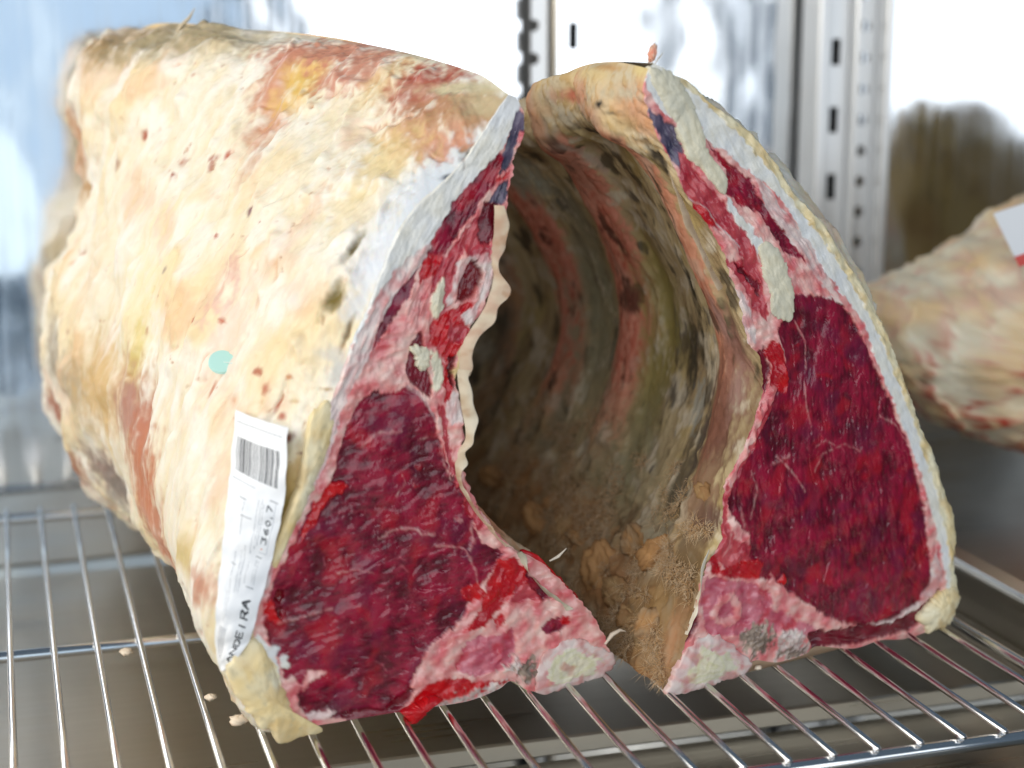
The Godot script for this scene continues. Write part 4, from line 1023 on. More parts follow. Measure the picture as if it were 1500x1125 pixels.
	end_cap(o, row_of(skin, no, 380), row_of(wall, ni, 150), Color(.5, .3, .16))
	slab("vertebra", o, P([47.9, -4.1, 46.8, 5.6, 50.9, 18.7, 60.6, 27.5, 77.6, 28.4, 95, 20, 106.5, 12.9, 109.8, 5.2, 98.9, -1.3, 85.8, -2.3, 72.2, -3.6, 55.2, -6]), "l", 2.0, .6, 0.0, 0.3, "c", 0.62)
	slab("cartilage", o, P([-42.4, 235.9, -36, 236.2, -30.9, 234.5, -30.5, 227.5, -31.3, 221.1, -34.7, 219.5, -37.7, 224.5, -38.7, 230.2]), "c", 2.0, .4, 0.0)
	slab("blood_flap", o, P([40.3, 92.8, 49.6, 89.9, 62.6, 77.1, 77, 61.6, 82.4, 54.1, 92.2, 38, 100, 23.2, 88, 29.3, 75, 43.6, 62.7, 62.2, 52.2, 77.9]), "b", 2.0, 1.0, -6.0, 0.8)
	slab("fat_rind", o, P([-97.4, 207.8, -93.2, 199.1, -96.2, 182.9, -102.8, 167.1, -108.8, 153.4, -120.3, 134.1, -128.5, 118.7, -134, 109.9, -132.6, 125.6, -122, 149, -115.9, 164.7, -112.4, 180.8, -107.6, 200.7]), "y", 1.0, 2.5, 0.0, 1.2)
	slab("fat_rind", o, P([-147.2, 71.3, -137.8, 56.7, -132.6, 40.6, -125.6, 26.1, -122.8, 15.9, -115.8, 10, -108.6, 8.4, -104.2, 3.9, -111.5, 2.9, -118.7, 3.6, -125.8, 2.1, -132.9, 1.5, -140.5, 12.8, -145.6, 16.5, -151.4, 24.7, -157.9, 35.5, -162.6, 46.7, -164, 55.5, -159, 63]), "y", 1.2, 3.5, 0.0, 0.6)
	slab("lean_shred", o, P([-51.1, 5.9, -44.4, 9, -31.8, 10.9, -26, 7.4, -35.8, 1.7, -43.6, -3.9, -49.3, 0]), "b", 4.0, 2.0, 1.0, 0.6)
	ribbon("membrane", o, P([15.7, 318.2, 15.6, 301.6, 13.6, 285, 15.5, 274.3, 10.7, 259.9, 6.8, 252.6, 0.1, 243.9, -7.6, 231.9, -9.7, 217.2]), P([24.3, 317.7, 23.3, 305.3, 21.8, 288.6, 22.3, 275.9, 27.2, 265, 16.5, 256.9, 15.5, 247.6, 3.9, 238.5, 1.9, 226.7, 0.8, 214]), 1.0, 5.0, Color(.55,.36,.24), Color(.66,.54,.38), M.membrane)
	ribbon("membrane", o, P([-10.6, 219.4, -7.9, 197.8, -5.2, 175.8, -11, 165.7, -11.1, 150.5, -3, 134, 10.2, 115.6, 23.1, 101]), P([1.8, 218.2, -1.1, 203.5, 2.6, 183.6, 3, 172.7, -4.3, 167, -3.3, 159.9, -8.2, 152.3, 1.4, 133.3, 15.1, 116.6, 26.1, 102.3]), 1.0, 5.0, Color(.56,.42,.27), Color(.72,.62,.46), M.membrane)
	ribbon("membrane", o, P([30.1, 94.4, 41.9, 79.7, 54.9, 63.6, 69.7, 49.3]), P([33.2, 96.6, 47, 83.4, 61.1, 66.2, 73.9, 50.9]), 0.0, 3.0, Color(.60,.54,.40), Color(.40,.34,.24), M.membrane)
	part("twine", tube(PackedVector3Array([Vector3(-0.0532, 0.4205, -0.3600), Vector3(-0.0492, 0.4256, -0.3600), Vector3(-0.0425, 0.4316, -0.3600), Vector3(-0.0379, 0.4387, -0.3600)]), .0022, .0008, 8, Color(.66,.54,.36)), M.membrane, o)
	part("shred", tube(PackedVector3Array([Vector3(0.0598, 0.0839, -0.0040), Vector3(0.0654, 0.0868, -0.0020), Vector3(0.0704, 0.0921, 0.0000)]), .0016, .0006, 7, Color(.66,.58,.46)), M.membrane, o)
	part("shred", tube(PackedVector3Array([Vector3(0.1012, 0.0201, 0.0000), Vector3(0.1066, 0.0258, 0.0000), Vector3(0.1132, 0.0279, 0.0000), Vector3(0.1182, 0.0260, 0.0000)]), .0022, .0006, 7, Color(.72,.60,.46)), M.membrane, o)


func right_section() -> void:
	var o := thing("beef_rib_section", "right dry-aged beef rib section with hollow brown ribbed inside and red cut face", "beef", R_AT)
	o.rotation_degrees.y = 14.0
	var left := P([-112.7, -3.6, -109.2, 11.3, -105.1, 24.7, -101, 38, -95.9, 53.5, -92.4, 66.9, -84.6, 84.1, -76.6, 96.8, -75.4, 112.8, -73.9, 133.3, -64.3, 148, -53.7, 167.3, -47.6, 184.8, -44.8, 200.3, -49.9, 216.6, -58.7, 226.4, -65, 249.1, -74, 271.7, -85.6, 294.1, -99.4, 309.8, -108.6, 320.8, -115.7, 333.7, -126.4, 350.7, -135.3, 365.3, -142.6, 379.6, -143.8, 389.7, -140, 399.7])
	var right := P([132.4, -0.8, 142.4, 20.8, 138.1, 42.3, 137.9, 62.9, 133, 84.1, 121.3, 106, 111.7, 129.7, 98.6, 148.7, 87.4, 171.9, 75.1, 194.8, 62.3, 219.8, 48.7, 239.7, 36.8, 256.8, 19.5, 276.3, 6.9, 292.9, -8.3, 307.1, -23.1, 318.8, -37.9, 336.8, -55.2, 354.6, -74.6, 367.8, -93.5, 378.6, -109.4, 391.2, -122.3, 396.2, -136.1, 402.8])
	var bottom := P([-112.7, -3.6, -87.6, -2.6, -56.3, 0.6, -44.8, 6.6, -24, 1.4, 0.1, 2.6, 9.1, 6.3, 43.8, -2, 69.3, -0.8, 95.7, -4.3, 132.4, -0.8])
	var nv := 430; var nu := 270
	var lf := ragged(left, nv, 2.0, 110.0); var rt := ragged(right, nv, 1.3, 170.0)
	var regions := [
		["w", P([-142.6, 405.7, -119.9, 399.5, -93.6, 382.7, -55.3, 356.7, -23.2, 321, 22.4, 278.4, 51.8, 239.4, 79.6, 194.4, 101.9, 148.3, 136.4, 83.6, 151.5, 19.2, 143.2, -8.1, 109, -4.3, 127.2, 5.3, 131.8, 17.5, 128.9, 38.7, 121.9, 60.4, 113.7, 81.9, 101, 113.8, 84.7, 145.5, 70.3, 171.4, 52.8, 201.9, 38.8, 231.3, 19.7, 251.3, 1.1, 268.5, -16.2, 292, -31.3, 312.7, -48.7, 327.4, -65.5, 337.9, -79.2, 346.9, -94.9, 354.6, -106.9, 374.4, -119.1, 367.3, -132, 375.3, -142.3, 387.7]), -1.0],
		["y", P([-135.2, 407.6, -93.7, 386.9, -49.8, 356.5, -17.5, 320.7, 28.4, 278, 61.1, 238.7, 87.9, 193.5, 111.8, 147, 143.2, 82.6, 155, 18.6, 143.4, -10.8, 135.5, 22, 130.1, 59.1, 116.5, 99.1, 95.7, 144.1, 71.8, 188, 49.4, 228, 23.3, 262.4, -1.8, 291.1, -25.8, 314.6, -49.1, 339.4, -71.6, 359.3, -98.7, 378.7, -122.3, 394.6]), -1.0],
		["n", P([-146.1, 385.5, -138.6, 375, -129.3, 370.4, -118, 362.6, -111, 345.8, -109.3, 335.1, -115.5, 338.4, -125.1, 349.3, -135.7, 366.1, -145.1, 379.6]), -1.1],
		["m", P([-96, 355.2, -79.2, 341.6, -61, 330, -48.3, 312.1, -27, 290.2, -12.1, 274.3, -30.8, 282.4, -39.4, 292.6, -52.1, 306, -66.4, 313.1, -79.5, 323.1, -79.9, 335.4]), -1.0],
		["p", P([-66.4, 313.1, -52.2, 309.2, -45.8, 299.3, -32.9, 282.5, -43.3, 288, -55.9, 298.3]), -0.9],
		["l", P([-59.2, 334.6, -46.8, 324.7, -31.9, 308.1, -10.2, 287.5, 3.5, 267, 17.3, 249.4, 26.9, 233.6, -8.6, 253.1, -11.7, 274.6, -27, 290.2, -48.3, 312.1]), -0.9],
		["p", P([-32.9, 282.5, -11.6, 273, -0.5, 260.7, 13, 249.8, -21.2, 252.5, -25, 269.1]), -0.9],
		["r", P([-117.6, 349.1, -110, 347.3, -100.1, 333.2, -86.3, 321.8, -72.1, 307.1, -55.6, 290.4, -50.9, 274.1, -46.1, 254.5, -41.3, 237.9, -53.9, 245.4, -62.6, 262.2, -75, 275.8, -91.1, 289.5, -105.2, 307.4, -113.3, 327.7]), -1.0],
		["b", P([-111.3, 322.3, -99.7, 317.9, -85.8, 306.3, -87.7, 302.5, -101.4, 308.7, -108.7, 312.2]), -0.8],
		["p", P([-103.2, 305.7, -85.6, 300.1, -71.6, 293, -65.2, 279.9, -75.1, 279, -91.1, 289.5]), -0.9],
		["l", P([-74.9, 263.9, -62.6, 257.7, -56.6, 244, -51.4, 225.7, -61.4, 224.5, -68.6, 240.6]), -1.2],
		["d", P([-71.2, 280.3, -62.9, 271.8, -50.5, 264.5, -49.1, 254.7, -56.5, 261.7, -66.9, 272.1]), -1.0],
		["w", P([-80.5, 322.3, -66.2, 306.8, -47.4, 288.3, -51.2, 281.3, -63.8, 296.4, -78.2, 312.9]), -0.9],
		["d", P([-51.1, 216.8, -44.5, 222.9, -39.4, 206.6, -42.2, 191, -48.1, 198.4]), -1.3],
		["m", P([-23, 252.8, -5.7, 252.4, 9.1, 248.9, 21.3, 243.8, 30.9, 232.9, 44.2, 212.1, 54.5, 194.6, 68.4, 171.6, 82.7, 145.7, 94.1, 119.7, 103.7, 93.5, 109.4, 67.4, 114.9, 46.2, 113.2, 32.1, 104.1, 19.4, 84.8, 11.6, 57, 12.2, 31.3, 19.5, 10.9, 31.2, -10.3, 45.8, -25.1, 57.1, -38.6, 71.8, -48.6, 92.4, -59.9, 102.6, -70, 116.6, -70.5, 132.8, -59.8, 148.8, -49.3, 169, -37.3, 183.6, -31, 196.6, -25.8, 209.7, -28.5, 219.1, -33.4, 228.6, -32.5, 233, -28.3, 241.6]), -1.45],
		["r", P([-45.9, 184.6, -36.1, 182.5, -46.7, 161.8, -58.6, 145, -69.2, 128, -73.2, 112.5, -63.6, 94.7, -50.8, 88, -44.5, 75.2, -52.8, 64.7, -73.2, 77.6, -81.3, 85.9, -76.3, 106, -74.8, 128.8, -64.4, 150.3]), -1.3],
		["p", P([-44.3, 186.7, -39.6, 183.9, -50.1, 162.2, -61.9, 143.1, -70.3, 128.2, -71.8, 137.6, -59, 156.5]), -1.3],
		["m", P([-52.5, 102.4, -42.3, 91.4, -33.9, 71, -32.3, 61.2, -44.2, 65.6, -50.5, 80.9]), -1.3],
		["b", P([-41.2, 224.8, -34.4, 224.2, -28.9, 216.9, -23.4, 195.8, -25.9, 186.9, -31.9, 192.1, -39.6, 197.5, -38.3, 208.7, -44.4, 218.3]), -0.8],
		["b", P([-86.9, 88.7, -79.1, 86.5, -75.9, 75.7, -53.9, 80, -39.9, 75.4, -42.4, 64.4, -59.2, 66.3, -75.8, 72.4, -82.6, 73.6]), -0.8],
		["s", P([-86.5, 72.8, -67.2, 67.2, -46.3, 60.7, -28.3, 49, -6.2, 34.3, 19, 17.8, 5.6, 15.4, -30.9, 24.7, -60.1, 27.9, -85.3, 32.7, -92.2, 57.5]), -0.2],
		["p", P([-39.5, 64.3, -23.2, 53.9, -6.5, 41.2, 14.2, 27.6, 39.7, 14.9, 17.9, 15, -7.1, 27.6, -28.6, 42.3]), -0.3],
		["b", P([-26.9, 60.7, -21.4, 64.3, -18.2, 56.9, -22.4, 55.3]), -0.3],
		["p", P([-83.4, 46.5, -77, 57.1, -66.9, 59.6, -57.4, 48.9, -57, 38.3, -66.1, 34.7, -77.6, 38.8]), -0.3],
		["s", P([-78.9, 45.7, -74.6, 52, -67.8, 53.1, -63.1, 47.5, -64, 42, -72, 40.6]), -0.3],
		["p", P([-33.3, 43.3, -26.3, 44.9, -17.6, 41.6, -18.8, 37.2, -30.2, 38.1]), -0.3],
		["g", P([-57.9, 29.4, -44.1, 33.1, -29.8, 27.6, -30.7, 13.7, -40.4, 9.8, -51.8, 14.3]), -0.3],
		["k", P([-26.6, 18.8, -15.3, 22.5, -5.1, 20, 1.9, 9.8, 1.7, 0.3, -14.3, -0.7, -26, 5.2]), -0.3],
		["g", P([-23.5, 12.3, -14.7, 8.3, -1.6, 6.9, -2.7, -0, -15.8, 0.8]), -0.3],
		["d", P([1.2, 17.2, 36.6, 14.5, 68.5, 13.6, 104, 19.9, 118.4, 34.3, 125.6, 27.9, 118.6, 12.1, 98.6, 1.8, 62.8, 1, 31, 1.5, 4.7, 7.6]), -0.2],
		["l", P([55.7, 13, 81.5, 12.7, 102, 20.3, 113.1, 33.7, 117.9, 61, 126.1, 39.2, 121.7, 25.5, 104.3, 15.7, 75.2, 9.8]), -0.2],
		["d", P([-96.7, 57, -92.9, 41.7, -98.7, 32.6, -104.6, 30.3, -100.3, 43]), -1.2]
	]
	var veins := [
		["p", 1.6, P([-10, 194.4, -8.2, 180.3, -2.6, 163.4])],
		["p", 1.6, P([2.2, 148.7, 9.8, 152.4, 18.5, 148])],
		["p", 1.4, P([3, 132, 8.5, 143.2, 26.4, 148, 42.1, 141.2])],
		["p", 1.5, P([59.5, 163.1, 72.5, 156.7, 87.7, 137.8])],
		["p", 1.6, P([-30, 145.8, -17.8, 134.9, -5.3, 119])],
		["p", 1.8, P([-52.7, 139.6, -46.4, 124.8, -51.5, 106.9])],
		["p", 1.6, P([-19.4, 236.3, -10.1, 221.9, -8.1, 203.4])],
		["b", 3.2, P([0.4, 198.8, 13.6, 195.6])],
		["b", 2.5, P([-19.8, 219.2, -14.7, 220.5])],
		["p", 2.4, P([-33.9, 141.7, -24.1, 144.1, -20.7, 145.5])],
		["b", 2.5, P([91.5, 80.3, 94.8, 69.7, 91.6, 59.2])],
		["b", 2.2, P([83.8, 58.9, 89.5, 50.4])],
		["p", 2.0, P([-38.2, 62.2, -19.4, 34.8, 5.2, 22.9])],
		["d", 2.0, P([-38.2, 90.7, -26.9, 72.3, -11.5, 57.6])],
		["p", 2.5, P([-61.1, 89.7, -57, 103.1, -59.8, 115.1])],
		["p", 2.5, P([-67.3, 104.6, -69.1, 90.9, -73.4, 84.6])],
		["w", 1.6, P([-111.3, 321.5, -95.8, 314.6, -83.7, 301.5, -67.5, 288])],
		["w", 1.4, P([-72.1, 305.5, -57.7, 293.7, -51, 277.3])]
	]
	cut_face(o, lf, rt, bottom, regions, veins, nu, nv, "p")
	var inner := [
		[0.0, P([-112.7, -3.6, -101.8, 35.4, -89.3, 73.8, -75.6, 110.9, -64.1, 148.4, -47.5, 185.1, -55.2, 222.6, -69.4, 260, -87.3, 296.1, -112.4, 327.7, -133.5, 362.2, -140, 399.7])],
		[40.0, P([-112, 0, -98, 45, -80, 85, -60, 135, -45, 180, -47, 225, -70, 275, -95, 320, -118, 350, -137, 362, -143, 385, -138, 403])],
		[100.0, P([-107, 0, -88, 45, -62, 90, -40, 140, -28, 185, -30, 230, -52, 280, -78, 323, -100, 348, -122, 360, -130, 382, -126, 398])],
		[200.0, P([-104, 0, -78, 45, -47, 90, -24, 140, -12, 185, -13, 230, -34, 275, -60, 312, -80, 334, -100, 345, -108, 362, -104, 376])],
		[320.0, P([-102, 3, -72, 45, -38, 90, -14, 140, 0, 180, -2, 220, -20, 260, -45, 295, -62, 315, -80, 325, -86, 338, -82, 350])],
		[420.0, P([-110, 10, -80, 45, -48, 85, -26, 130, -14, 165, -15, 200, -30, 235, -50, 265, -64, 285, -78, 295, -83, 305, -80, 315])],
		[470.0, P([-160, 20, -150, 50, -130, 90, -120, 130, -115, 165, -115, 200, -120, 230, -125, 260, -130, 275, -135, 285, -135, 295, -130, 300])]
	]
	var ni := 360
	var stains := [
		[-52.0, 165.0, 28.0, 23.3, 67.5, Color(0.17, 0.075, 0.05), 0.85, 0.5],
		[-50.0, 214.0, 16.0, 10.2, 42.2, Color(0.26, 0.12, 0.09), 0.8, 0.5],
		[-72.0, 114.0, 19.0, 23.2, 36.6, Color(0.17, 0.1, 0.06), 0.8, 0.6],
		[-90.0, 66.0, 19.0, 25.5, 36.6, Color(0.2, 0.13, 0.06), 0.8, 0.6],
		[-58.0, 120.0, 66.0, 16.9, 50.8, Color(0.1, 0.08, 0.05), 0.7, 0.8],
		[-82.0, 335.0, 155.0, 24.5, 32.2, Color(0.45, 0.22, 0.15), 0.5, 0.5],
		[-130.0, 380.0, 98.0, 25.1, 6.2, Color(0.58, 0.2, 0.12), 0.85, 0.5],
		[-123.0, 372.0, 129.0, 10.4, 4.6, Color(0.62, 0.42, 0.24), 0.7, 0.5],
		[-142.0, 378.0, 41.0, 5.6, 3.0, Color(0.02, 0.02, 0.02), 0.95, 0.5],
		[-141.0, 373.0, 32.0, 8.0, 2.5, Color(0.1, 0.09, 0.07), 0.7, 0.6],
		[-141.0, 384.0, 22.0, 27.8, 5.8, Color(0.52, 0.47, 0.34), 0.7, 0.6],
		[-138.0, 395.0, 63.0, 44.1, 5.2, Color(0.62, 0.48, 0.24), 0.7, 0.6],
		[-140.0, 399.0, 38.0, 17.3, 3.4, Color(0.52, 0.28, 0.1), 0.7, 0.6],
		[-106.0, 377.0, 192.0, 17.3, 5.8, Color(0.12, 0.08, 0.07), 0.9, 0.5],
		[-140.0, 399.0, 6.0, 14.7, 4.9, Color(0.7, 0.56, 0.26), 0.8, 0.4],
		[-117.0, 366.0, 151.0, 6.2, 4.2, Color(0.6, 0.44, 0.24), 0.8, 0.4],
		[-136.0, 366.0, 19.0, 19.3, 5.8, Color(0.34, 0.22, 0.1), 0.7, 0.6],
		[-131.0, 356.0, 13.0, 19.3, 4.2, Color(0.42, 0.26, 0.12), 0.7, 0.6],
		[-61.0, 317.0, 271.0, 29.5, 25.4, Color(0.3, 0.28, 0.2), 0.8, 0.7],
		[-53.0, 307.0, 252.0, 21.3, 18.2, Color(0.36, 0.35, 0.27), 0.8, 0.7],
		[-42.0, 293.0, 246.0, 24.0, 14.1, Color(0.08, 0.075, 0.06), 0.8, 0.8],
		[-42.0, 290.0, 224.0, 21.1, 27.7, Color(0.3, 0.27, 0.17), 0.6, 0.8],
		[-90.0, 342.0, 132.0, 5.3, 37.9, Color(0.4, 0.37, 0.29), 0.6, 0.6],
		[-21.0, 260.0, 243.0, 21.6, 42.6, Color(0.34, 0.31, 0.2), 0.7, 0.7],
		[-4.0, 208.0, 249.0, 35.8, 50.7, Color(0.3, 0.27, 0.16), 0.7, 0.8],
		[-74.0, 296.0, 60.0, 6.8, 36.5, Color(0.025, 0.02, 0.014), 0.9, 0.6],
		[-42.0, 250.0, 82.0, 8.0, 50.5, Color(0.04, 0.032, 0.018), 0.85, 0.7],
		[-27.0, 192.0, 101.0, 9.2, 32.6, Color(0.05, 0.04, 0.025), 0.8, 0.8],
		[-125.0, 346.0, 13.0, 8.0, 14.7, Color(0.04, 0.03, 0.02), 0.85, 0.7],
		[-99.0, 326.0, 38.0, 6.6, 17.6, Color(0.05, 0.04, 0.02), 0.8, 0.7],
		[-21.0, 227.0, 139.0, 27.8, 53.3, Color(0.3, 0.24, 0.07), 0.75, 0.6],
		[-22.0, 168.0, 151.0, 23.2, 54.3, Color(0.29, 0.23, 0.07), 0.7, 0.6],
		[-35.0, 129.0, 148.0, 28.3, 40.7, Color(0.26, 0.22, 0.1), 0.6, 0.7],
		[-54.0, 235.0, 28.0, 8.5, 24.2, Color(0.42, 0.24, 0.2), 0.8, 0.5],
		[-47.0, 204.0, 28.0, 7.7, 24.4, Color(0.36, 0.16, 0.11), 0.8, 0.6],
		[-46.0, 172.0, 41.0, 16.5, 37.2, Color(0.26, 0.11, 0.07), 0.7, 0.7],
		[-48.0, 194.0, 19.0, 6.8, 24.3, Color(0.34, 0.2, 0.16), 0.7, 0.6],
		[-49.0, 150.0, 57.0, 8.0, 31.5, Color(0.09, 0.07, 0.055), 0.7, 0.8],
		[-36.0, 167.0, 82.0, 8.1, 15.4, Color(0.36, 0.35, 0.3), 0.7, 0.9],
		[-15.0, 155.0, 233.0, 46.5, 43.2, Color(0.27, 0.24, 0.14), 0.6, 0.7],
		[-32.0, 108.0, 256.0, 55.5, 29.2, Color(0.25, 0.21, 0.12), 0.6, 0.7],
		[-49.0, 97.0, 155.0, 64.6, 40.8, Color(0.27, 0.23, 0.13), 0.6, 0.6],
		[-3.0, 170.0, 401.0, 30.3, 47.9, Color(0.15, 0.13, 0.09), 0.6, 0.7],
		[-54.0, 68.0, 290.0, 48.1, 17.9, Color(0.36, 0.17, 0.06), 0.7, 0.8],
		[-68.0, 62.0, 180.0, 47.2, 20.7, Color(0.36, 0.18, 0.07), 0.75, 0.8],
		[-78.0, 73.0, 69.0, 36.2, 21.6, Color(0.36, 0.31, 0.21), 0.75, 0.6],
		[-90.0, 40.0, 104.0, 49.6, 26.1, Color(0.38, 0.19, 0.08), 0.7, 0.7],
		[-100.0, 37.0, 44.0, 28.4, 24.9, Color(0.36, 0.22, 0.09), 0.7, 0.6],
		[-68.0, 122.0, 22.0, 23.2, 20.8, Color(0.34, 0.21, 0.12), 0.6, 0.7],
		[-75.0, 108.0, 9.0, 16.1, 12.1, Color(0.14, 0.07, 0.05), 0.7, 0.7],
		[-104.0, 28.0, 13.0, 8.5, 30.4, Color(0.46, 0.24, 0.12), 0.7, 0.5]
	]
	var ribs := [[30.0, 55.0, 15.0, 5.0, .75], [192.0, 128.0, 26.0, 12.0, 1.0], [285.0, 306.0, 27.0, 11.0, 1.0], [395.0, 380.0, 14.0, 3.0, .4]]
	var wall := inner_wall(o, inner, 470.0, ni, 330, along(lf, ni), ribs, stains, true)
	var top := 403.0
	var outer := [
		[0.0, along(right, 11)],
		[40.0, P([146, 0, 152, 40, 148, 80, 136, 120, 118, 160, 100, 200, 78, 240, 52, 275, 20, 310, -20, 345, -70, 378, -138, 403])],
		[100.0, P([150, 2, 156, 40, 153, 80, 142, 120, 126, 160, 108, 200, 86, 240, 60, 275, 28, 310, -12, 345, -60, 378, -126, 398])],
		[200.0, P([148, 4, 155, 40, 152, 80, 142, 120, 126, 160, 108, 200, 86, 240, 60, 275, 28, 305, -12, 335, -50, 360, -104, 376])],
		[320.0, P([140, 6, 148, 40, 145, 78, 135, 115, 120, 150, 102, 185, 80, 220, 55, 252, 25, 285, -10, 312, -42, 335, -82, 350])],
		[420.0, P([110, 15, 118, 45, 116, 75, 108, 105, 95, 135, 78, 165, 58, 195, 34, 225, 8, 255, -20, 280, -48, 300, -80, 315])],
		[470.0, P([20, 30, 22, 50, 20, 75, 10, 100, -2, 125, -15, 150, -30, 175, -50, 205, -70, 235, -92, 260, -112, 282, -130, 300])],
	]
	var no := 200
	var skin := fat_skin(o, outer, 470.0, no, 170, along(rt, no), [], [], "fat_side", false)
	end_cap(o, row_of(wall, ni, 330), row_of(skin, no, 170), Color(.3, .2, .1))
	# underside, from the inner foot to the outer foot
	var p := PackedVector3Array(); var c := PackedColorArray()
	var bt := along(bottom, 60)
	for j in 41:
		for i in 61:
			var a := wall[int(j * 330 / 40.0) * (ni + 1)]; var b := skin[int(j * 170 / 40.0) * (no + 1)]
			var x := a.lerp(b, i / 60.0)
			if j == 0: x = Vector3(bt[i].x, bt[i].y, 0) * .001
			p.append(x); c.append(Color(.5, .34, .22))
	part("underside", sheet(p, c, 60, 40, false), M.fat, o)
	slab("vertebra", o, P([-116.6, -2.4, -114.5, 5.2, -111.4, 11.3, -101.2, 26.8, -85.3, 33.2, -71.6, 27.4, -57.4, 14.9, -48.4, 6.7, -51.3, 0.3, -62.3, -1.5, -97.7, -4.3]), "l", 2.0, .6, 0.0, -0.3, "c", 0.6)
	slab("cartilage", o, P([-119.1, 368.9, -109, 376.9, -99.3, 362.2, -94.7, 348.3, -84.3, 337.8, -79.8, 330.9, -81.6, 322, -92.6, 331, -109.8, 345.9, -116.8, 356.5]), "c", 2.2, .5, 0.0, -1.0)
	slab("cartilage", o, P([-51.6, 288.5, -39.2, 286.8, -28.5, 272.4, -23.2, 256, -21.9, 240.2, -29.2, 236.7, -40.9, 244.5, -43.1, 257.5, -49.9, 273.9]), "c", 2.2, .5, 0.0, -1.0)
	slab("gristle", o, P([-139, 399.6, -122.3, 396.2, -110.3, 383.9, -105.9, 374.7, -118, 366, -128.5, 376.9, -137.3, 388.4]), "c", 1.5, 1.0, 0.0, -1.0)
	slab("fat_rind", o, P([104.1, 9.6, 115.4, 20.4, 130.3, 28.1, 142.4, 21.9, 138.1, 5.9, 129.1, -1.8, 114.3, -2.7]), "y", 4.0, 3.0, 0.0, 0.5)
	ribbon("membrane", o, P([-120.8, 331.8, -111.1, 316.7, -101.7, 299.3, -90.5, 279.4, -80.3, 263.5]), P([-126.1, 338.3, -116.8, 317, -108, 299.7, -95.8, 278.5, -84.6, 261.6]), 0.0, 2.0, Color(.50,.34,.20), Color(.62,.46,.30), M.membrane)
	ribbon("membrane", o, P([-84.8, 91.1, -90.9, 71.2, -95.9, 53.5, -102.6, 36]), P([-88.1, 91.7, -96.4, 72.2, -101.5, 54.5, -106.5, 36.7]), 0.0, 3.0, Color(.74,.68,.54), Color(.66,.56,.40), M.membrane)
	var lump := [blob(.001, Vector3(1.0, .8, 1.1), .45, .13, 71, Color(.58, .32, .13), Color(.42, .22, .09), 24), blob(.001, Vector3(1.1, .75, .9), .45, .13, 72, Color(.44, .28, .13), Color(.32, .17, .07), 24), blob(.001, Vector3(.9, 1.0, 1.0), .45, .13, 73, Color(.46, .25, .10), Color(.34, .22, .12), 24)]
	var spots := [[-60, 62, -322, 12], [-60, 62, -290, 10], [-54, 71, -278, 8], [-73, 50, -230, 13], [-74, 53, -192, 14], [-77, 53, -164, 10], [-87, 44, -123, 16], [-94, 37, -91, 13], [-77, 68, -91, 13], [-83, 70, -63, 12], [-69, 120, -25, 9], [-104, 30, -38, 11], [-63, 65, -221, 9], [-102, 27, -66, 9]]
	for k in spots.size():
		var s: Array = spots[k]
		var b := part("fat_lump", lump[k % 3], M.aged, o, Vector3(s[0], s[1], s[2]) * .001)
		b.scale = Vector3(.75, .85, 1.05) * s[3] * 1.1
		b.rotation = Vector3(k * 1.3, .3, k * .2)
	var tufts := []
	while tufts.size() < 1500:
		var j := rng.randi_range(14, 300); var i := rng.randi_range(4, 95)
		var v: Vector3 = wall[j * (ni + 1) + i] * 1000.0
		if nmid.get_noise_3dv(v * .55) + .5 * nbig.get_noise_3dv(v * 1.4) < .10 + .3 * smoothstep(60.0, 95.0, i): continue
		tufts.append([v.x - 2.5, v.y, v.z, 3.2])
	var fl := part("fat_fluff", fluff(tufts, 14, 5.5, Color(.62, .36, .15), Color(.78, .62, .42)), M.aged, o)
	fl.set_meta("kind", "stuff")
	var sh := part("shred", blob(.0034, Vector3(.8, 1.5, .7), .6, .2, 81, Color(.70, .16, .08), Color(.78, .56, .40), 12), M.membrane, o, Vector3(-0.1343, 0.4084, -0.0040))
	sh.rotation.z = -.3
	part("shred", tube(PackedVector3Array([Vector3(-0.1332, 0.4015, -0.0040), Vector3(-0.1293, 0.4059, -0.0040), Vector3(-0.1263, 0.4091, -0.0040)]), .0006, .0003, 6, Color(.75,.62,.45)), M.membrane, o)


func far_pieces() -> void:
	# each an outline stood up across the view at its own depth, swelling to its own thickness
	var cream := body("beef_rib_section", P([722, 173, 728, 196, 752, 209, 779, 220, 805, 235, 819, 241, 835, 247, 852, 260, 865, 271, 886, 279, 928, 284, 980, 267, 1037, 202, 1063, 97, 1040, 12, 964, 18, 889, 42, 844, 58, 801, 74, 776, 91, 751, 116, 729, 142]), -1.30, .11, [Color(.88,.78,.58), Color(.86,.60,.32), Color(.80,.50,.36)], .6)
	tag(cream, "blurred cream fat-covered beef piece at the right edge, in the next bay", "beef")
	var t2 := thing("paper_label", "white paper tag with a red edge on the blurred cream piece at right", "label", Vector3(0.781, 0.265, -1.170))
	t2.rotation_degrees = Vector3(-30, -12, 18)
	box_part("paper", t2, Vector3(.050, .040, .0012), Vector3(.012, 0, 0), mat(.5, Color(.86, .86, .86)), .0004)
	box_part("red_edge", t2, Vector3(.050, .009, .0012), Vector3(.012, -.0245, 0), mat(.5, Color(.70, .10, .08)), .0004)
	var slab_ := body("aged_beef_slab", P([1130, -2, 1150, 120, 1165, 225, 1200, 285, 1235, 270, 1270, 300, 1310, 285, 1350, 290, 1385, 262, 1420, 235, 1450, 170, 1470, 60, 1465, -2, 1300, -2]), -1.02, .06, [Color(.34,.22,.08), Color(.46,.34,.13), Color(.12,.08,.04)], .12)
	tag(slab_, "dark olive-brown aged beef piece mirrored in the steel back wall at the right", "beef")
	slab_.position.y = .03


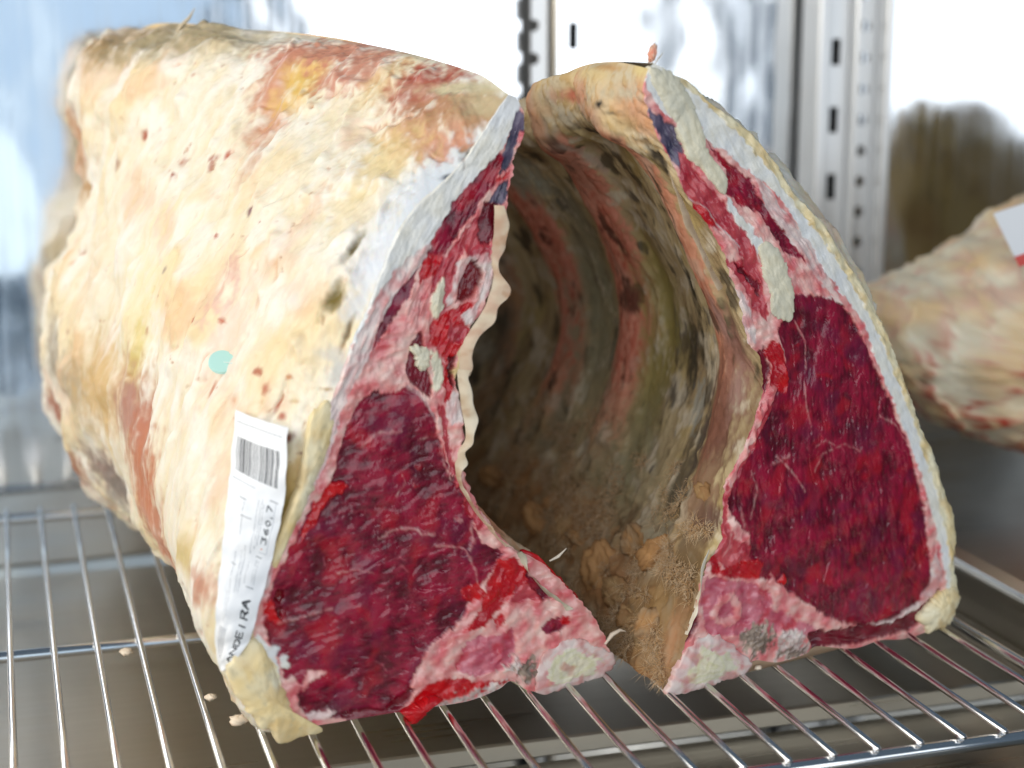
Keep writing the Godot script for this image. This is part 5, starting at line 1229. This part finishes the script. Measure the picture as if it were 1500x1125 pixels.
func smooth3(ctrl: Array, n: int) -> PackedVector3Array:
	var out := PackedVector3Array()
	var m := ctrl.size() - 1
	for j in n + 1:
		var x := m * j / float(n)
		var k := mini(int(x), m - 1)
		var a: Vector3 = ctrl[k]
		out.append(a.cubic_interpolate(ctrl[k + 1], ctrl[maxi(k - 1, 0)], ctrl[mini(k + 2, m)], x - k))
	return out

func body(called: String, poly: PackedVector2Array, z: float, thick: float, cols: Array, red: float) -> MeshInstance3D:
	# a swelling piece of meat: the outline at mid depth, closed front and back
	var n := 160; var m := 46
	var closed := poly.duplicate()
	if Geometry2D.is_polygon_clockwise(closed): closed.reverse()
	closed.append(closed[0])
	var ring := along(closed, n)
	var cen := Vector2.ZERO
	for i in n: cen += ring[i] / n
	var low := 1e9; var high := -1e9
	for x in ring:
		low = minf(low, x.y); high = maxf(high, x.y)
	var p := PackedVector3Array(); var c := PackedColorArray()
	for j in m + 1:
		var t := -1.0 + 2.0 * j / m           # front pole to rim to back pole
		var r := sqrt(maxf(0.0, 1.0 - pow(absf(t), 2.6)))
		for i in n + 1:
			var e2 := ring[i % n]
			e2 += (e2 - cen).normalized() * (nmid.get_noise_2d(e2.x * 1.1, e2.y * 1.1) * 4.0 * r + nfine.get_noise_2d(e2.x * .6, e2.y * .6) * 2.0 * r)
			var x := cen.lerp(e2, r)
			var v := Vector3(x.x, x.y, -t * thick * 1000.0 * (0.85 if t > 0 else 1.0))
			var big := nbig.get_noise_3dv(v)
			var st := nmid.get_noise_3dv(Vector3(v.x, v.y * .5, v.z) * .7)
			var fine := nfine.get_noise_3dv(v * .6)
			v.z += big * 16.0 + st * 9.0 + fine * 3.0
			v += Vector3(st, fine, 0) * 3.0
			var col: Color = (cols[0] as Color).lerp(cols[1], clampf(.5 + big * 1.6, 0, 1))
			col = col.lerp(cols[2], smoothstep(.05, .4, st + .3 * fine) * .8)
			col = col.lerp(Color(.60, .14, .08), smoothstep(.50, .9, 1.0 - (x.y - low) / (high - low) + st * .5) * red * 3.0 * clampf(.5 + fine * 2.0, 0, 1))
			p.append(v * .001 + Vector3(0, 0, z)); c.append(col)
	return part(called, sheet(p, c, n, m, false), M.fat if red > .2 else M.aged, self)

func small_things() -> void:
	var lab := thing("paper_label", "long white paper label with barcode and the letters ANDEIRA on the left piece", "label", L_AT)
	lab.rotation_degrees.y = 13.6
	var a := smooth3([Vector3(-136.4, 199.3, -45.4), Vector3(-143.9, 181.7, -33.5), Vector3(-150.8, 164.5, -21.6), Vector3(-157.0, 146.6, -13.7), Vector3(-160.9, 127.5, -9.8), Vector3(-165.7, 108.6, -5.8), Vector3(-169.6, 89.6, -1.8), Vector3(-167.8, 67.9, -9.8), Vector3(-164.4, 51.8, -13.7)], 60)
	var b := smooth3([Vector3(-121.2, 195.0, -1.8), Vector3(-125.1, 175.1, 4.0), Vector3(-128.4, 150.9, 4.0), Vector3(-131.4, 134.8, 4.0), Vector3(-138.1, 114.2, 4.0), Vector3(-143.8, 95.1, 4.0), Vector3(-149.5, 77.3, 4.0), Vector3(-156.9, 64.1, 2.1), Vector3(-162.7, 52.4, -5.8)], 60)
	var p := PackedVector3Array(); var uv := PackedVector2Array(); var back := PackedVector3Array()
	for j in 61:
		for i in 17:
			var s := i / 16.0
			var x := a[j].lerp(b[j], s) + Vector3(-1.0, 0.2, 1.0) * (2.2 * sin(PI * s) + 0.9 * sin(j * .35) * s + 0.5 * sin(j * .9 + s * 5.0) + 0.35 * nmid.get_noise_2d(j * 6.0, s * 60.0) * 2.0)
			p.append(x * .001); uv.append(Vector2(s, j / 60.0))
			back.append((x + Vector3(.25, 0, -.25)) * .001)
	var pm := mat(.55)
	pm.albedo_texture = label_picture()
	part("printed_face", sheet(p, PackedColorArray(), 16, 60, false, uv), pm, lab)
	part("paper_back", sheet(back, PackedColorArray(), 16, 60, true), mat(.7, Color(.72, .72, .70)), lab)
	var disc := thing("inspection_tag", "small pale mint green oval tag pinned to the fat above the paper label", "tag", L_AT)
	disc.rotation_degrees.y = 13.6
	var dm := CylinderMesh.new(); dm.top_radius = .0080; dm.bottom_radius = .0085; dm.height = .0016; dm.radial_segments = 40
	var at := Vector3(-0.1269, 0.2199, -0.0910)
	var d1 := part("disc", dm, mat(.4, Color(.50, .80, .73)), disc, at)
	d1.rotation_degrees = Vector3(42, 12, 24)
	part("pin", tube(PackedVector3Array([at, at + Vector3(.006, .0, .012), at + Vector3(.008, -.001, .024)]), .0006, .0004, 6), mat(.4, Color(.75, .82, .78)), disc)
	for s in [[.064, -1.128, .0035, 5], [.110, -1.030, .0030, 6], [.122, -.9870, .0042, 7], [.1465, -.968, .0026, 8], [.470, -.975, .0022, 9]]:
		var sc := part("fat_scrap", blob(s[2], Vector3(1.2, .7, 1), .7, .3, s[3], Color(.80, .72, .58), Color(.74, .58, .42), 9), M.membrane, self, Vector3(s[0], s[2] * .4, s[1]))
		tag(sc, ["pale fat scrap on the far wires left of the label", "tiny fat crumb on a wire left of the beef", "larger pale fat scrap on a wire left of the beef's front corner", "fat crumb on the wire under the left beef's corner", "tiny crumb on the wires below the right cut face"][s[3] - 5], "fat scrap", "fat crumbs on the shelf wires")
